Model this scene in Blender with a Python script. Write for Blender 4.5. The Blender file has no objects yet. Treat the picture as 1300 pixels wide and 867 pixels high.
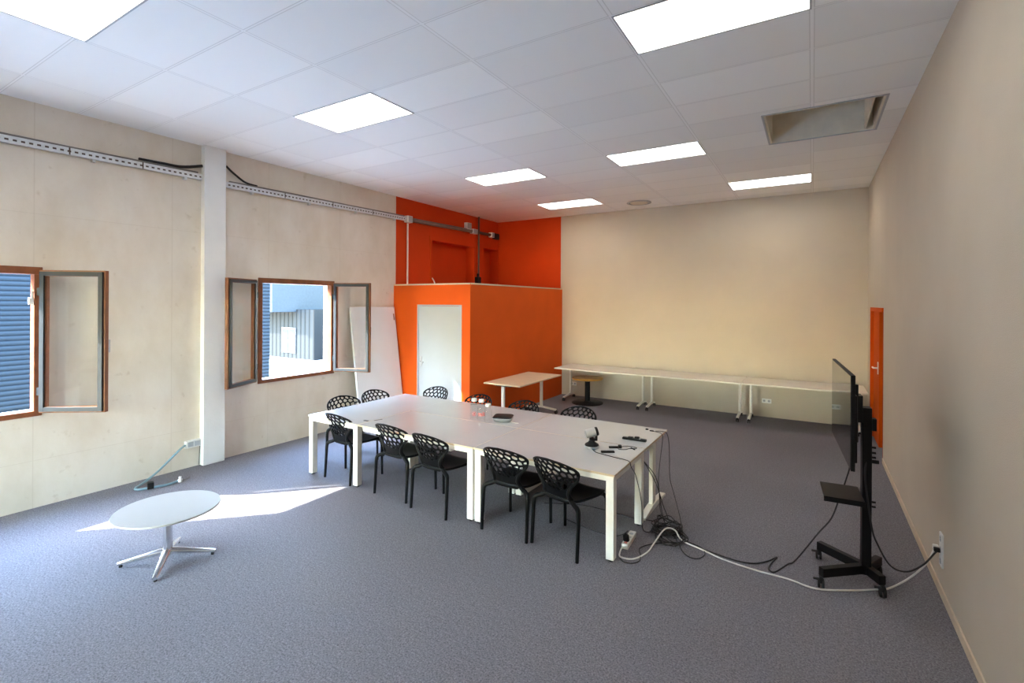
import bpy, bmesh, math, random
from mathutils import Vector, Matrix
from mathutils.geometry import delaunay_2d_cdt, intersect_point_tri_2d

random.seed(7)
PI = math.pi
R = math.radians
sc = bpy.context.scene
col = sc.collection

# ------------------------------------------------------------------ room measures (metres)
XL, XR = -6.742, 0.8145         # left and right wall faces
YF, YB = -4.2, 10.1225          # wall behind the photographer, back wall
HC = 4.10                       # ceiling
GX, GY = -0.01, 3.216           # origin of the 1.2 x 0.6 ceiling grid
WT = 0.24                       # thickness of the left wall
GZ = -1.5                       # ground outside

# ------------------------------------------------------------------ materials
MATS = {}
def new_mat(name):
    m = bpy.data.materials.new(name); m.use_nodes = True
    nt = m.node_tree
    b = nt.nodes['Principled BSDF']
    MATS[name] = m
    return m, nt, b
def L(nt, a, b): nt.links.new(a, b)
def rgba(c): return (c[0], c[1], c[2], 1.0)

def mat(name, color, rough=0.5, metal=0.0, var=0.06, scale=8.0, bump=0.0, bscale=60.0, spec=0.5):
    """principled material with a procedural colour variation and bump"""
    m, nt, b = new_mat(name)
    tc = nt.nodes.new('ShaderNodeTexCoord')
    n = nt.nodes.new('ShaderNodeTexNoise'); n.inputs['Scale'].default_value = scale; n.inputs['Detail'].default_value = 4
    L(nt, tc.outputs['Object'], n.inputs['Vector'])
    r = nt.nodes.new('ShaderNodeMapRange')
    r.inputs['From Min'].default_value = 0.3; r.inputs['From Max'].default_value = 0.7
    r.inputs['To Min'].default_value = 1 - var; r.inputs['To Max'].default_value = 1 + var
    L(nt, n.outputs['Fac'], r.inputs['Value'])
    mx = nt.nodes.new('ShaderNodeVectorMath'); mx.operation = 'SCALE'
    mx.inputs[0].default_value = color
    L(nt, r.outputs['Result'], mx.inputs['Scale'])
    L(nt, mx.outputs['Vector'], b.inputs['Base Color'])
    b.inputs['Roughness'].default_value = rough
    b.inputs['Metallic'].default_value = metal
    b.inputs['Specular IOR Level'].default_value = spec
    if bump:
        n2 = nt.nodes.new('ShaderNodeTexNoise'); n2.inputs['Scale'].default_value = bscale; n2.inputs['Detail'].default_value = 3
        L(nt, tc.outputs['Object'], n2.inputs['Vector'])
        bp = nt.nodes.new('ShaderNodeBump'); bp.inputs['Strength'].default_value = bump; bp.inputs['Distance'].default_value = 0.01
        L(nt, n2.outputs['Fac'], bp.inputs['Height']); L(nt, bp.outputs['Normal'], b.inputs['Normal'])
    return m

mat('beige_wall', (0.565, 0.49, 0.385), 0.85, var=0.04, scale=1.2, bump=0.25, bscale=140, spec=0.2)
mat('beige_trim', (0.60, 0.48, 0.34), 0.6)
mat('orange_shaded', (0.60, 0.052, 0.002), 0.75, var=0.05, scale=2.0, bump=0.25, bscale=90, spec=0.25)  # cabin orange darkened: the dimmer light on the upper walls is in the colour
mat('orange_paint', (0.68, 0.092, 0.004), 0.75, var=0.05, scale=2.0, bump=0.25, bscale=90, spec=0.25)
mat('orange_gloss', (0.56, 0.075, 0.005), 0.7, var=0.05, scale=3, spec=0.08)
mat('panel_white', (0.74, 0.77, 0.79), 0.5, var=0.02, scale=3)
mat('white_paint', (0.41, 0.43, 0.45), 0.5, var=0.02, scale=3)
mat('pillar_paint', (0.76, 0.77, 0.76), 0.6, var=0.03, scale=4, bump=0.1)
mat('white_laminate', (0.56, 0.565, 0.55), 0.22, var=0.012, scale=4)
mat('white_metal', (0.80, 0.77, 0.70), 0.38, var=0.015, scale=4)
mat('edge_band', (0.62, 0.50, 0.34), 0.5)
mat('round_top', (0.41, 0.395, 0.375), 0.5, var=0.01, scale=4)
mat('birch', (0.70, 0.54, 0.36), 0.35, var=0.05, scale=6)
mat('grey_laminate', (0.72, 0.66, 0.57), 0.35, var=0.03, scale=5)
mat('yellow_wood', (0.62, 0.33, 0.06), 0.3, var=0.12, scale=5)
mat('chrome', (0.78, 0.78, 0.79), 0.16, 1.0, var=0.02)
mat('grommet_grey', (0.36, 0.35, 0.33), 0.5)
mat('silver', (0.48, 0.48, 0.48), 0.35, 0.7, var=0.03)
mat('galvanised', (0.66, 0.68, 0.69), 0.5, 0.3, var=0.10, scale=14)
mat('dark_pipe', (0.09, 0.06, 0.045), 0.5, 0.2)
mat('grey_pipe', (0.22, 0.20, 0.18), 0.5, 0.3)
mat('pale_pipe', (0.72, 0.62, 0.56), 0.5)
mat('chair_black', (0.0045, 0.0048, 0.0055), 0.42, var=0.1, scale=20, bump=0.03, bscale=300, spec=0.13)
mat('black_plastic', (0.0045, 0.0045, 0.005), 0.5, var=0.1, spec=0.25)
mat('black_metal', (0.0045, 0.0045, 0.005), 0.5, var=0.1, spec=0.25)
mat('black_rubber', (0.012, 0.012, 0.012), 0.75)
mat('screen_black', (0.004, 0.004, 0.005), 0.04, spec=0.6)
mat('cable_black', (0.010, 0.010, 0.011), 0.55)
mat('cable_white', (0.72, 0.70, 0.64), 0.5)
mat('hose_blue', (0.20, 0.31, 0.36), 0.5)
mat('white_plastic', (0.78, 0.77, 0.74), 0.4)
mat('red_print', (0.55, 0.11, 0.09), 0.5)
mat('wood_frame', (0.21, 0.068, 0.022), 0.42, var=0.25, scale=9)
mat('alu_dark', (0.022, 0.026, 0.028), 0.5, 0.0, spec=0.25)
mat('black_tape', (0.01, 0.01, 0.01), 0.6)
mat('hatch_board', (0.68, 0.63, 0.53), 0.7)
mat('plaster_outside', (0.35, 0.34, 0.33), 0.9)
mat('dark_void', (0.02, 0.018, 0.016), 0.9)

def carpet():
    m, nt, b = new_mat('carpet')
    tc = nt.nodes.new('ShaderNodeTexCoord')
    n1 = nt.nodes.new('ShaderNodeTexNoise'); n1.inputs['Scale'].default_value = 90; n1.inputs['Detail'].default_value = 3; n1.inputs['Roughness'].default_value = 0.8
    n2 = nt.nodes.new('ShaderNodeTexNoise'); n2.inputs['Scale'].default_value = 0.7; n2.inputs['Detail'].default_value = 3
    n3 = nt.nodes.new('ShaderNodeTexNoise'); n3.inputs['Scale'].default_value = 28; n3.inputs['Detail'].default_value = 2
    for n in (n1, n2, n3): L(nt, tc.outputs['Object'], n.inputs['Vector'])
    r1 = nt.nodes.new('ShaderNodeValToRGB')
    r1.color_ramp.elements[0].position = 0.34; r1.color_ramp.elements[0].color = (0.098, 0.092, 0.102, 1)
    r1.color_ramp.elements[1].position = 0.66; r1.color_ramp.elements[1].color = (0.290, 0.276, 0.295, 1)
    L(nt, n1.outputs['Fac'], r1.inputs['Fac'])
    ad = nt.nodes.new('ShaderNodeMath'); ad.operation = 'ADD'
    L(nt, n2.outputs['Fac'], ad.inputs[0]); L(nt, n3.outputs['Fac'], ad.inputs[1])
    mr = nt.nodes.new('ShaderNodeMapRange'); mr.inputs['From Min'].default_value = 0.6; mr.inputs['From Max'].default_value = 1.4
    mr.inputs['To Min'].default_value = 0.86; mr.inputs['To Max'].default_value = 1.14
    L(nt, ad.outputs[0], mr.inputs['Value'])
    sc_ = nt.nodes.new('ShaderNodeVectorMath'); sc_.operation = 'SCALE'
    L(nt, r1.outputs['Color'], sc_.inputs[0]); L(nt, mr.outputs['Result'], sc_.inputs['Scale'])
    L(nt, sc_.outputs['Vector'], b.inputs['Base Color'])
    b.inputs['Roughness'].default_value = 0.95; b.inputs['Specular IOR Level'].default_value = 0.1
    bp = nt.nodes.new('ShaderNodeBump'); bp.inputs['Strength'].default_value = 0.35; bp.inputs['Distance'].default_value = 0.004
    L(nt, n1.outputs['Fac'], bp.inputs['Height']); L(nt, bp.outputs['Normal'], b.inputs['Normal'])
carpet()

def ceiling_mat():
    m, nt, b = new_mat('ceiling_tile')
    g = nt.nodes.new('ShaderNodeNewGeometry')
    sp = nt.nodes.new('ShaderNodeSeparateXYZ'); L(nt, g.outputs['Position'], sp.inputs[0])
    def math_(op, a, bb=None):
        n = nt.nodes.new('ShaderNodeMath'); n.operation = op
        for i, v in enumerate((a, bb)):
            if v is None: continue
            if isinstance(v, (int, float)): n.inputs[i].default_value = v
            else: L(nt, v, n.inputs[i])
        return n.outputs[0]
    def axis(o, off, per, hw):
        u = math_('DIVIDE', math_('SUBTRACT', o, off), per)
        f = math_('FRACT', u); cell = math_('FLOOR', u)
        d = math_('MULTIPLY', math_('MINIMUM', f, math_('SUBTRACT', 1.0, f)), per)
        return math_('LESS_THAN', d, hw), math_('LESS_THAN', d, hw + 0.007), cell
    lx, sx, cx = axis(sp.outputs['X'], GX, 1.2, 0.011)
    ly, sy, cy = axis(sp.outputs['Y'], GY, 0.6, 0.006)
    bar = math_('MAXIMUM', lx, ly); shade = math_('MAXIMUM', sx, sy)
    cb = nt.nodes.new('ShaderNodeCombineXYZ'); L(nt, cx, cb.inputs[0]); L(nt, cy, cb.inputs[1])
    wn = nt.nodes.new('ShaderNodeTexWhiteNoise'); wn.noise_dimensions = '2D'; L(nt, cb.outputs[0], wn.inputs['Vector'])
    mr = nt.nodes.new('ShaderNodeMapRange'); mr.inputs['To Min'].default_value = 0.95; mr.inputs['To Max'].default_value = 1.04
    L(nt, wn.outputs['Value'], mr.inputs['Value'])
    tile = nt.nodes.new('ShaderNodeVectorMath'); tile.operation = 'SCALE'; tile.inputs[0].default_value = (0.87, 0.875, 0.865)
    L(nt, mr.outputs['Result'], tile.inputs['Scale'])
    m1 = nt.nodes.new('ShaderNodeMix'); m1.data_type = 'RGBA'; m1.inputs['B'].default_value = (0.70, 0.70, 0.69, 1)
    L(nt, shade, m1.inputs['Factor']); L(nt, tile.outputs['Vector'], m1.inputs['A'])
    m2 = nt.nodes.new('ShaderNodeMix'); m2.data_type = 'RGBA'; m2.inputs['B'].default_value = (0.88, 0.885, 0.88, 1)
    L(nt, bar, m2.inputs['Factor']); L(nt, m1.outputs['Result'], m2.inputs['A'])
    L(nt, m2.outputs['Result'], b.inputs['Base Color'])
    b.inputs['Roughness'].default_value = 0.8; b.inputs['Specular IOR Level'].default_value = 0.25
    n2 = nt.nodes.new('ShaderNodeTexNoise'); n2.inputs['Scale'].default_value = 160
    L(nt, g.outputs['Position'], n2.inputs['Vector'])
    bp = nt.nodes.new('ShaderNodeBump'); bp.inputs['Strength'].default_value = 0.12; bp.inputs['Distance'].default_value = 0.005
    L(nt, n2.outputs['Fac'], bp.inputs['Height']); L(nt, bp.outputs['Normal'], b.inputs['Normal'])
ceiling_mat()

def concrete_wall_mat():
    """cream-painted concrete panels: blotches, panel joints, small pits"""
    m, nt, b = new_mat('cream_concrete')
    g = nt.nodes.new('ShaderNodeNewGeometry')
    n1 = nt.nodes.new('ShaderNodeTexNoise'); n1.inputs['Scale'].default_value = 1.6; n1.inputs['Detail'].default_value = 7; n1.inputs['Roughness'].default_value = 0.62
    mp = nt.nodes.new('ShaderNodeMapping'); mp.inputs['Scale'].default_value = (1, 1, 0.55)
    L(nt, g.outputs['Position'], mp.inputs['Vector']); L(nt, mp.outputs['Vector'], n1.inputs['Vector'])
    r = nt.nodes.new('ShaderNodeValToRGB')
    r.color_ramp.elements[0].position = 0.30; r.color_ramp.elements[0].color = (0.64, 0.56, 0.45, 1)
    r.color_ramp.elements[1].position = 0.62; r.color_ramp.elements[1].color = (0.75, 0.69, 0.60, 1)
    L(nt, n1.outputs['Fac'], r.inputs['Fac'])
    # fine specks
    n2 = nt.nodes.new('ShaderNodeTexNoise'); n2.inputs['Scale'].default_value = 9; n2.inputs['Detail'].default_value = 6
    L(nt, g.outputs['Position'], n2.inputs['Vector'])
    r2 = nt.nodes.new('ShaderNodeValToRGB')
    r2.color_ramp.elements[0].position = 0.24; r2.color_ramp.elements[0].color = (0.86, 0.83, 0.79, 1)
    r2.color_ramp.elements[1].position = 0.34; r2.color_ramp.elements[1].color = (1, 1, 1, 1)
    L(nt, n2.outputs['Fac'], r2.inputs['Fac'])
    mx = nt.nodes.new('ShaderNodeMix'); mx.data_type = 'RGBA'; mx.blend_type = 'MULTIPLY'; mx.inputs['Factor'].default_value = 1
    L(nt, r.outputs['Color'], mx.inputs['A']); L(nt, r2.outputs['Color'], mx.inputs['B'])
    # joints between the cast panels
    sp = nt.nodes.new('ShaderNodeSeparateXYZ'); L(nt, g.outputs['Position'], sp.inputs[0])
    def math_(op, a, bb=None):
        n = nt.nodes.new('ShaderNodeMath'); n.operation = op
        for i, v in enumerate((a, bb)):
            if v is None: continue
            if isinstance(v, (int, float)): n.inputs[i].default_value = v
            else: L(nt, v, n.inputs[i])
        return n.outputs[0]
    def joint(o, off, per, hw):
        f = math_('FRACT', math_('DIVIDE', math_('SUBTRACT', o, off), per))
        d = math_('MULTIPLY', math_('MINIMUM', f, math_('SUBTRACT', 1.0, f)), per)
        return math_('LESS_THAN', d, hw)
    j = math_('MAXIMUM', joint(sp.outputs['Y'], 0.44, 1.235, 0.004), joint(sp.outputs['Z'], 2.98, 2.5, 0.003))
    jm = nt.nodes.new('ShaderNodeMix'); jm.data_type = 'RGBA'; jm.inputs['B'].default_value = (0.55, 0.47, 0.37, 1)
    jf = math_('MULTIPLY', j, 0.38)
    L(nt, jf, jm.inputs['Factor']); L(nt, mx.outputs['Result'], jm.inputs['A'])
    L(nt, jm.outputs['Result'], b.inputs['Base Color'])
    b.inputs['Roughness'].default_value = 0.7; b.inputs['Specular IOR Level'].default_value = 0.3
    n3 = nt.nodes.new('ShaderNodeTexNoise'); n3.inputs['Scale'].default_value = 25; n3.inputs['Detail'].default_value = 5
    L(nt, g.outputs['Position'], n3.inputs['Vector'])
    bp = nt.nodes.new('ShaderNodeBump'); bp.inputs['Strength'].default_value = 0.12; bp.inputs['Distance'].default_value = 0.01
    L(nt, n3.outputs['Fac'], bp.inputs['Height']); L(nt, bp.outputs['Normal'], b.inputs['Normal'])
concrete_wall_mat()

def glass_mat(name, tint, refl):
    """thin pane: straight-through transparency plus a Fresnel mirror"""
    m = bpy.data.materials.new(name); m.use_nodes = True; MATS[name] = m
    nt = m.node_tree; nt.nodes.clear()
    out = nt.nodes.new('ShaderNodeOutputMaterial')
    tr = nt.nodes.new('ShaderNodeBsdfTransparent'); tr.inputs['Color'].default_value = rgba(tint)
    gl = nt.nodes.new('ShaderNodeBsdfGlossy'); gl.inputs['Roughness'].default_value = 0.02
    lw0 = nt.nodes.new('ShaderNodeLayerWeight'); lw0.inputs['Blend'].default_value = 0.5
    pw = nt.nodes.new('ShaderNodeMath'); pw.operation = 'POWER'; pw.inputs[1].default_value = 5.0
    L(nt, lw0.outputs['Facing'], pw.inputs[0])
    lw = nt.nodes.new('ShaderNodeMath'); lw.operation = 'MULTIPLY_ADD'; lw.inputs[1].default_value = refl; lw.inputs[2].default_value = 0.035
    L(nt, pw.outputs[0], lw.inputs[0])
    nz = nt.nodes.new('ShaderNodeTexNoise'); nz.inputs['Scale'].default_value = 3
    mr = nt.nodes.new('ShaderNodeMapRange'); mr.inputs['To Min'].default_value = 0.9; mr.inputs['To Max'].default_value = 1.1
    L(nt, nz.outputs['Fac'], mr.inputs['Value'])
    mu = nt.nodes.new('ShaderNodeMath'); mu.operation = 'MULTIPLY'
    L(nt, lw.outputs[0], mu.inputs[0]); L(nt, mr.outputs['Result'], mu.inputs[1])
    mx = nt.nodes.new('ShaderNodeMixShader')
    L(nt, mu.outputs[0], mx.inputs['Fac']); L(nt, tr.outputs[0], mx.inputs[1]); L(nt, gl.outputs[0], mx.inputs[2])
    L(nt, mx.outputs[0], out.inputs['Surface'])
glass_mat('window_glass', (0.96, 0.975, 0.97), 0.7)
glass_mat('bottle_glass', (0.965, 0.97, 0.97), 0.6)

def emit_mat(name, color, strength):
    m, nt, b = new_mat(name)
    n = nt.nodes.new('ShaderNodeTexNoise'); n.inputs['Scale'].default_value = 2
    mr = nt.nodes.new('ShaderNodeMapRange'); mr.inputs['To Min'].default_value = strength * 0.98; mr.inputs['To Max'].default_value = strength * 1.02
    L(nt, n.outputs['Fac'], mr.inputs['Value']); L(nt, mr.outputs['Result'], b.inputs['Emission Strength'])
    b.inputs['Emission Color'].default_value = rgba(color)
    b.inputs['Base Color'].default_value = (0.8, 0.8, 0.8, 1); b.inputs['Roughness'].default_value = 0.4
emit_mat('light_diffuser', (1.0, 0.975, 0.93), 0.9)

def ribbed(name, color, axis, period, depth=0.5, dark=0.7):
    m, nt, b = new_mat(name)
    g = nt.nodes.new('ShaderNodeNewGeometry')
    w = nt.nodes.new('ShaderNodeTexWave'); w.wave_type = 'BANDS'; w.bands_direction = axis; w.wave_profile = 'SIN'
    w.inputs['Scale'].default_value = 2 * PI / period / 20.0
    L(nt, g.outputs['Position'], w.inputs['Vector'])
    r = nt.nodes.new('ShaderNodeValToRGB')
    r.color_ramp.elements[0].position = 0.05; r.color_ramp.elements[0].color = rgba([c * dark for c in color])
    r.color_ramp.elements[1].position = 0.40; r.color_ramp.elements[1].color = rgba(color)
    L(nt, w.outputs['Fac'], r.inputs['Fac']); L(nt, r.outputs['Color'], b.inputs['Base Color'])
    bp = nt.nodes.new('ShaderNodeBump'); bp.inputs['Strength'].default_value = depth; bp.inputs['Distance'].default_value = 0.02
    L(nt, w.outputs['Fac'], bp.inputs['Height']); L(nt, bp.outputs['Normal'], b.inputs['Normal'])
    b.inputs['Roughness'].default_value = 0.8; b.inputs['Specular IOR Level'].default_value = 0.0
# outside
OUT = 1.0
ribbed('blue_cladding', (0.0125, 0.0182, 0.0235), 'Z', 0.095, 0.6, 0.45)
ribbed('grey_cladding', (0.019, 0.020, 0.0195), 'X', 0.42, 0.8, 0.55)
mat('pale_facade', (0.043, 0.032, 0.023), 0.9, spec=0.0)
mat('blue_grey_shade', (0.020, 0.024, 0.027), 0.9, spec=0.0)  # shaded side of the far upper block, shade put into the colour; also roof edge
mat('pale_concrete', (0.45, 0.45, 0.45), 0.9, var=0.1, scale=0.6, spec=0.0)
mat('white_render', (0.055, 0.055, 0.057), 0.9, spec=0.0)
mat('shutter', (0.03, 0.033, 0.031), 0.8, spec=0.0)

# ------------------------------------------------------------------ mesh helpers
class MB:
    """collects vertices and faces of one mesh"""
    def __init__(self): self.v = []; self.f = []; self.smooth = []
    def add(self, vs, fs, smooth=False, M=None):
        o = len(self.v)
        for p in vs:
            p = Vector(p)
            self.v.append(M @ p if M else p)
        for f in fs: self.f.append([i + o for i in f]); self.smooth.append(smooth)
        return self
    def box(self, x0, x1, y0, y1, z0, z1, M=None):
        vs = [(x0,y0,z0),(x1,y0,z0),(x1,y1,z0),(x0,y1,z0),(x0,y0,z1),(x1,y0,z1),(x1,y1,z1),(x0,y1,z1)]
        fs = [(0,3,2,1),(4,5,6,7),(0,1,5,4),(1,2,6,5),(2,3,7,6),(3,0,4,7)]
        return self.add(vs, fs, False, M)
    def beam(self, a, b, w, h, up=(0,0,1)):
        """rectangular bar from a to b"""
        a, b = Vector(a), Vector(b); d = (b - a).normalized(); up = Vector(up)
        s = d.cross(up)
        if s.length < 1e-4: s = d.cross(Vector((1,0,0)))
        s.normalize(); u = s.cross(d).normalized()
        vs = []
        for p in (a, b):
            for i, j in ((-1,-1),(1,-1),(1,1),(-1,1)): vs.append(p + s*(i*w/2) + u*(j*h/2))
        return self.add(vs, [(3,2,1,0),(4,5,6,7),(0,1,5,4),(1,2,6,5),(2,3,7,6),(3,0,4,7)])
    def tube(self, pts, rad, n=10, cap=True, flat=1.0):
        pts = [Vector(p) for p in pts]
        if not isinstance(rad, (list, tuple)): rad = [rad] * len(pts)
        k = len(pts); rings = []
        prev = None
        for i in range(k):
            t = (pts[min(i+1, k-1)] - pts[max(i-1, 0)])
            if t.length < 1e-9: t = Vector((0,0,1))
            t.normalize()
            if prev is None:
                a = Vector((0,0,1)) if abs(t.z) < 0.9 else Vector((0,1,0))
                s = t.cross(a).normalized()
            else:
                s = prev - t * prev.dot(t)
                if s.length < 1e-6: s = t.cross(Vector((0,0,1)))
                s.normalize()
            prev = s; u = t.cross(s).normalized()
            rings.append([pts[i] + (s*math.cos(2*PI*j/n) + u*math.sin(2*PI*j/n)*flat)*rad[i] for j in range(n)])
        vs = [p for r_ in rings for p in r_]; fs = []
        for i in range(k-1):
            for j in range(n):
                a, b = i*n+j, i*n+(j+1) % n
                fs.append((a, b, b+n, a+n))
        if cap:
            fs.append(tuple(reversed(range(n)))); fs.append(tuple(range((k-1)*n, k*n)))
        return self.add(vs, fs, True)
    def lathe(self, prof, n=32, M=None, sharp=False):
        """profile of (radius, z) pairs turned about the z axis, closed with caps"""
        vs = []; fs = []
        for r_, z in prof:
            for j in range(n): vs.append((r_*math.cos(2*PI*j/n), r_*math.sin(2*PI*j/n), z))
        for i in range(len(prof)-1):
            for j in range(n):
                a, b = i*n+j, i*n+(j+1) % n
                fs.append((a, b, b+n, a+n))
        fs.append(tuple(reversed(range(n)))); fs.append(tuple(range((len(prof)-1)*n, len(prof)*n)))
        return self.add(vs, fs, not sharp, M)
    def prism(self, poly, z0, z1, M=None):
        n = len(poly)
        vs = [(x, y, z0) for x, y in poly] + [(x, y, z1) for x, y in poly]
        fs = [tuple(reversed(range(n))), tuple(range(n, 2*n))] + [(i, (i+1) % n, (i+1) % n + n, i+n) for i in range(n)]
        return self.add(vs, fs, False, M)
    def build(self, name, m, parent=None, bevel=0.0, loc=None, seg=2, fix=True):
        me = bpy.data.meshes.new(name)
        me.from_pydata([tuple(p) for p in self.v], [], self.f)
        if fix:
            bm = bmesh.new(); bm.from_mesh(me)
            bmesh.ops.recalc_face_normals(bm, faces=bm.faces)
            bm.to_mesh(me); bm.free()
        me.polygons.foreach_set('use_smooth', self.smooth)
        me.update()
        if any(self.smooth):
            try: me.set_sharp_from_angle(angle=R(42))
            except Exception: pass
        me.materials.append(MATS[m])
        o = bpy.data.objects.new(name, me); col.objects.link(o)
        if parent: o.parent = parent
        if loc: o.location = loc
        if bevel:
            md = o.modifiers.new('bevel', 'BEVEL'); md.width = bevel; md.segments = seg; md.limit_method = 'ANGLE'; md.angle_limit = R(40)
        return o

def cat(pts, n=6):
    """Catmull-Rom through the points"""
    pts = [Vector(p) for p in pts]; out = []
    for i in range(len(pts)-1):
        p0 = pts[max(i-1,0)]; p1 = pts[i]; p2 = pts[i+1]; p3 = pts[min(i+2, len(pts)-1)]
        for k in range(n):
            t = k/n
            out.append(0.5*((2*p1) + (p2-p0)*t + (2*p0-5*p1+4*p2-p3)*t*t + (3*p1-p0-3*p2+p3)*t**3))
    out.append(pts[-1]); return out

def tag(o, label, category, group=None, kind=None):
    if label: o['label'] = label
    if category: o['category'] = category
    if group: o['group'] = group
    if kind: o['kind'] = kind
    return o
def empty(name, loc, rz=0.0):
    o = bpy.data.objects.new(name, None); col.objects.link(o); o.empty_display_size = 0.1
    o.location = loc; o.rotation_euler = (0, 0, rz); return o
def thing(name, loc, rz, label, category, group=None):
    return tag(empty(name, loc, rz), label, category, group)
def struct(o, label=None):
    o['kind'] = 'structure'
    if label: o['label'] = label
    return o
def copy_tree(o, parent=None):
    c = o.copy(); col.objects.link(c); c.parent = parent
    for ch in list(o.children): copy_tree(ch, c)
    return c

# ------------------------------------------------------------------ the shell
struct(MB().box(XL-0.05, XR+0.23, YF, YB+0.05, -0.12, 0).build('floor', 'carpet'), 'blue-grey speckled carpet floor of the room')

# left wall with window openings and the two blind niches above the cabin (wall pieces tile around them)
WIN = [(-3.05, -1.81), (0.48, 1.72), (4.01, 5.25)]
WZ0, WZ1 = 0.95, 2.42
def wall_with_holes(mb, x0, x1, ya, yb, z0, z1, holes):
    ys = sorted(set([ya, yb] + [h[0] for h in holes] + [h[1] for h in holes]))
    for a, b in zip(ys[:-1], ys[1:]):
        c = (a+b)/2
        hs = [h for h in holes if h[0] <= c <= h[1]]
        if not hs: mb.box(x0, x1, a, b, z0, z1)
        else:
            h = hs[0]
            if h[2] > z0: mb.box(x0, x1, a, b, z0, h[2])
            if h[3] < z1: mb.box(x0, x1, a, b, h[3], z1)
YO = 6.645                                  # where the orange paint starts
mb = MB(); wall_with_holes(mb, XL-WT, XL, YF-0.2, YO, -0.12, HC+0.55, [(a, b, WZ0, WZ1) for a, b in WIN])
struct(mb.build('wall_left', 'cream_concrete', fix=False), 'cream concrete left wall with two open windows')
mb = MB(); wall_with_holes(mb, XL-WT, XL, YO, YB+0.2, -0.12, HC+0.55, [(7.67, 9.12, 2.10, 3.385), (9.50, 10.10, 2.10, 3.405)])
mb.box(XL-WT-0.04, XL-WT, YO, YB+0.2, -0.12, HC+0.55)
struct(mb.build('wall_left_orange', 'orange_shaded', fix=False), 'orange painted end of the left wall above the cabin, with two niches')
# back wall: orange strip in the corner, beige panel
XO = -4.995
struct(MB().box(XL-WT, XO, YB, YB+0.2, -0.12, HC+0.55).build('wall_back_orange', 'orange_shaded'), 'orange corner strip of the back wall above the cabin')
struct(MB().box(XO, XR+0.2, YB, YB+0.2, -0.12, HC+0.55).build('wall_back', 'beige_wall'), 'plain beige back wall')
# right wall with a doorway near the back corner
DY0, DY1 = 8.02, 9.62
mb = MB()
mb.box(XR, XR+0.2, YF-0.2, DY0, -0.12, HC+0.55); mb.box(XR, XR+0.2, DY1, YB, -0.12, HC+0.55); mb.box(XR, XR+0.2, DY0, DY1, 2.06, HC+0.55)
mb.box(XR+0.2, XR+0.24, DY0-0.3, DY1+0.3, -0.12, 2.4)
struct(mb.build('wall_right', 'beige_wall'), 'long beige right wall')
FW = (-6.3, -4.0, 0.15, 2.8)               # glazed front added behind the photographer for fill daylight
mb = MB(); mb.box(XL, FW[0], YF-0.2, YF, -0.12, HC+0.55); mb.box(FW[1], XR, YF-0.2, YF, -0.12, HC+0.55); mb.box(FW[0], FW[1], YF-0.2, YF, -0.12, FW[2]); mb.box(FW[0], FW[1], YF-0.2, YF, FW[3], HC+0.55)
struct(mb.build('wall_front', 'beige_wall', fix=False), 'beige wall behind the photographer, with an added glazed front for fill daylight')
struct(MB().box(XR-0.012, XR, YF, DY0-0.02, 0, 0.07).build('baseboard_right', 'beige_trim', bevel=0.003), 'thin cream baseboard along the right wall')
# ceiling with the opening of the hatch
HX0, HX1, HY0, HY1 = -0.455, 0.60, 5.74, 6.79
mb = MB()
for (a, b, c, d) in ((XL, HX0, YF, YB), (HX1, XR, YF, YB), (HX0, HX1, YF, HY0), (HX0, HX1, HY1, YB)):
    mb.box(a, b, c, d, HC, HC+0.05)
struct(mb.build('ceiling', 'ceiling_tile'), 'suspended ceiling of pale rectangular tiles')
struct(MB().box(XL-WT-0.2, XR+0.2, YF-0.2, YB+0.2, HC+0.60, HC+0.75).build('roof_slab', 'plaster_outside'), 'roof slab over the room')
# hatch: a boxed recess in the ceiling
h = thing('ceiling_hatch', ((HX0+HX1)/2, (HY0+HY1)/2, HC), 0, 'open boxed recess in the ceiling near the right wall', 'ceiling hatch')
hw, hd = (HX1-HX0)/2, (HY1-HY0)/2
mb = MB(); mb.box(-hw, -hw+0.02, -hd, hd, 0.0, 0.5); mb.box(hw-0.02, hw, -hd, hd, 0.0, 0.5); mb.box(-hw+0.02, hw-0.02, hd-0.02, hd, 0, 0.5); mb.box(-hw+0.02, hw-0.02, -hd, -hd+0.02, 0, 0.5)
mb.box(-hw, hw, -hd, hd, 0.5, 0.52)
mb.build('shaft', 'hatch_board', h)
mb = MB(); mb.box(hw-0.10, hw-0.085, -hd+0.03, hd-0.03, 0.01, 0.5)
mb.build('side_panel', 'hatch_board', h)
mb = MB()
for a in ((-hw-0.02, hw+0.02, -hd-0.02, -hd), (-hw-0.02, hw+0.02, hd, hd+0.02), (-hw-0.02, -hw, -hd, hd), (hw, hw+0.02, -hd, hd)): mb.box(*a, -0.008, 0.0)
mb.build('trim_frame', 'white_paint', h)

# pillar against the left wall
struct(MB().box(XL, XL+0.09, 3.235, 3.50, 0, HC).build('pillar', 'pillar_paint', bevel=0.004), 'white pillar between the two windows')
struct(MB().box(XL, XL+0.09, -0.30, -0.035, 0, HC).build('pillar', 'pillar_paint', bevel=0.004), 'white pillar left of the frame')

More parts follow.
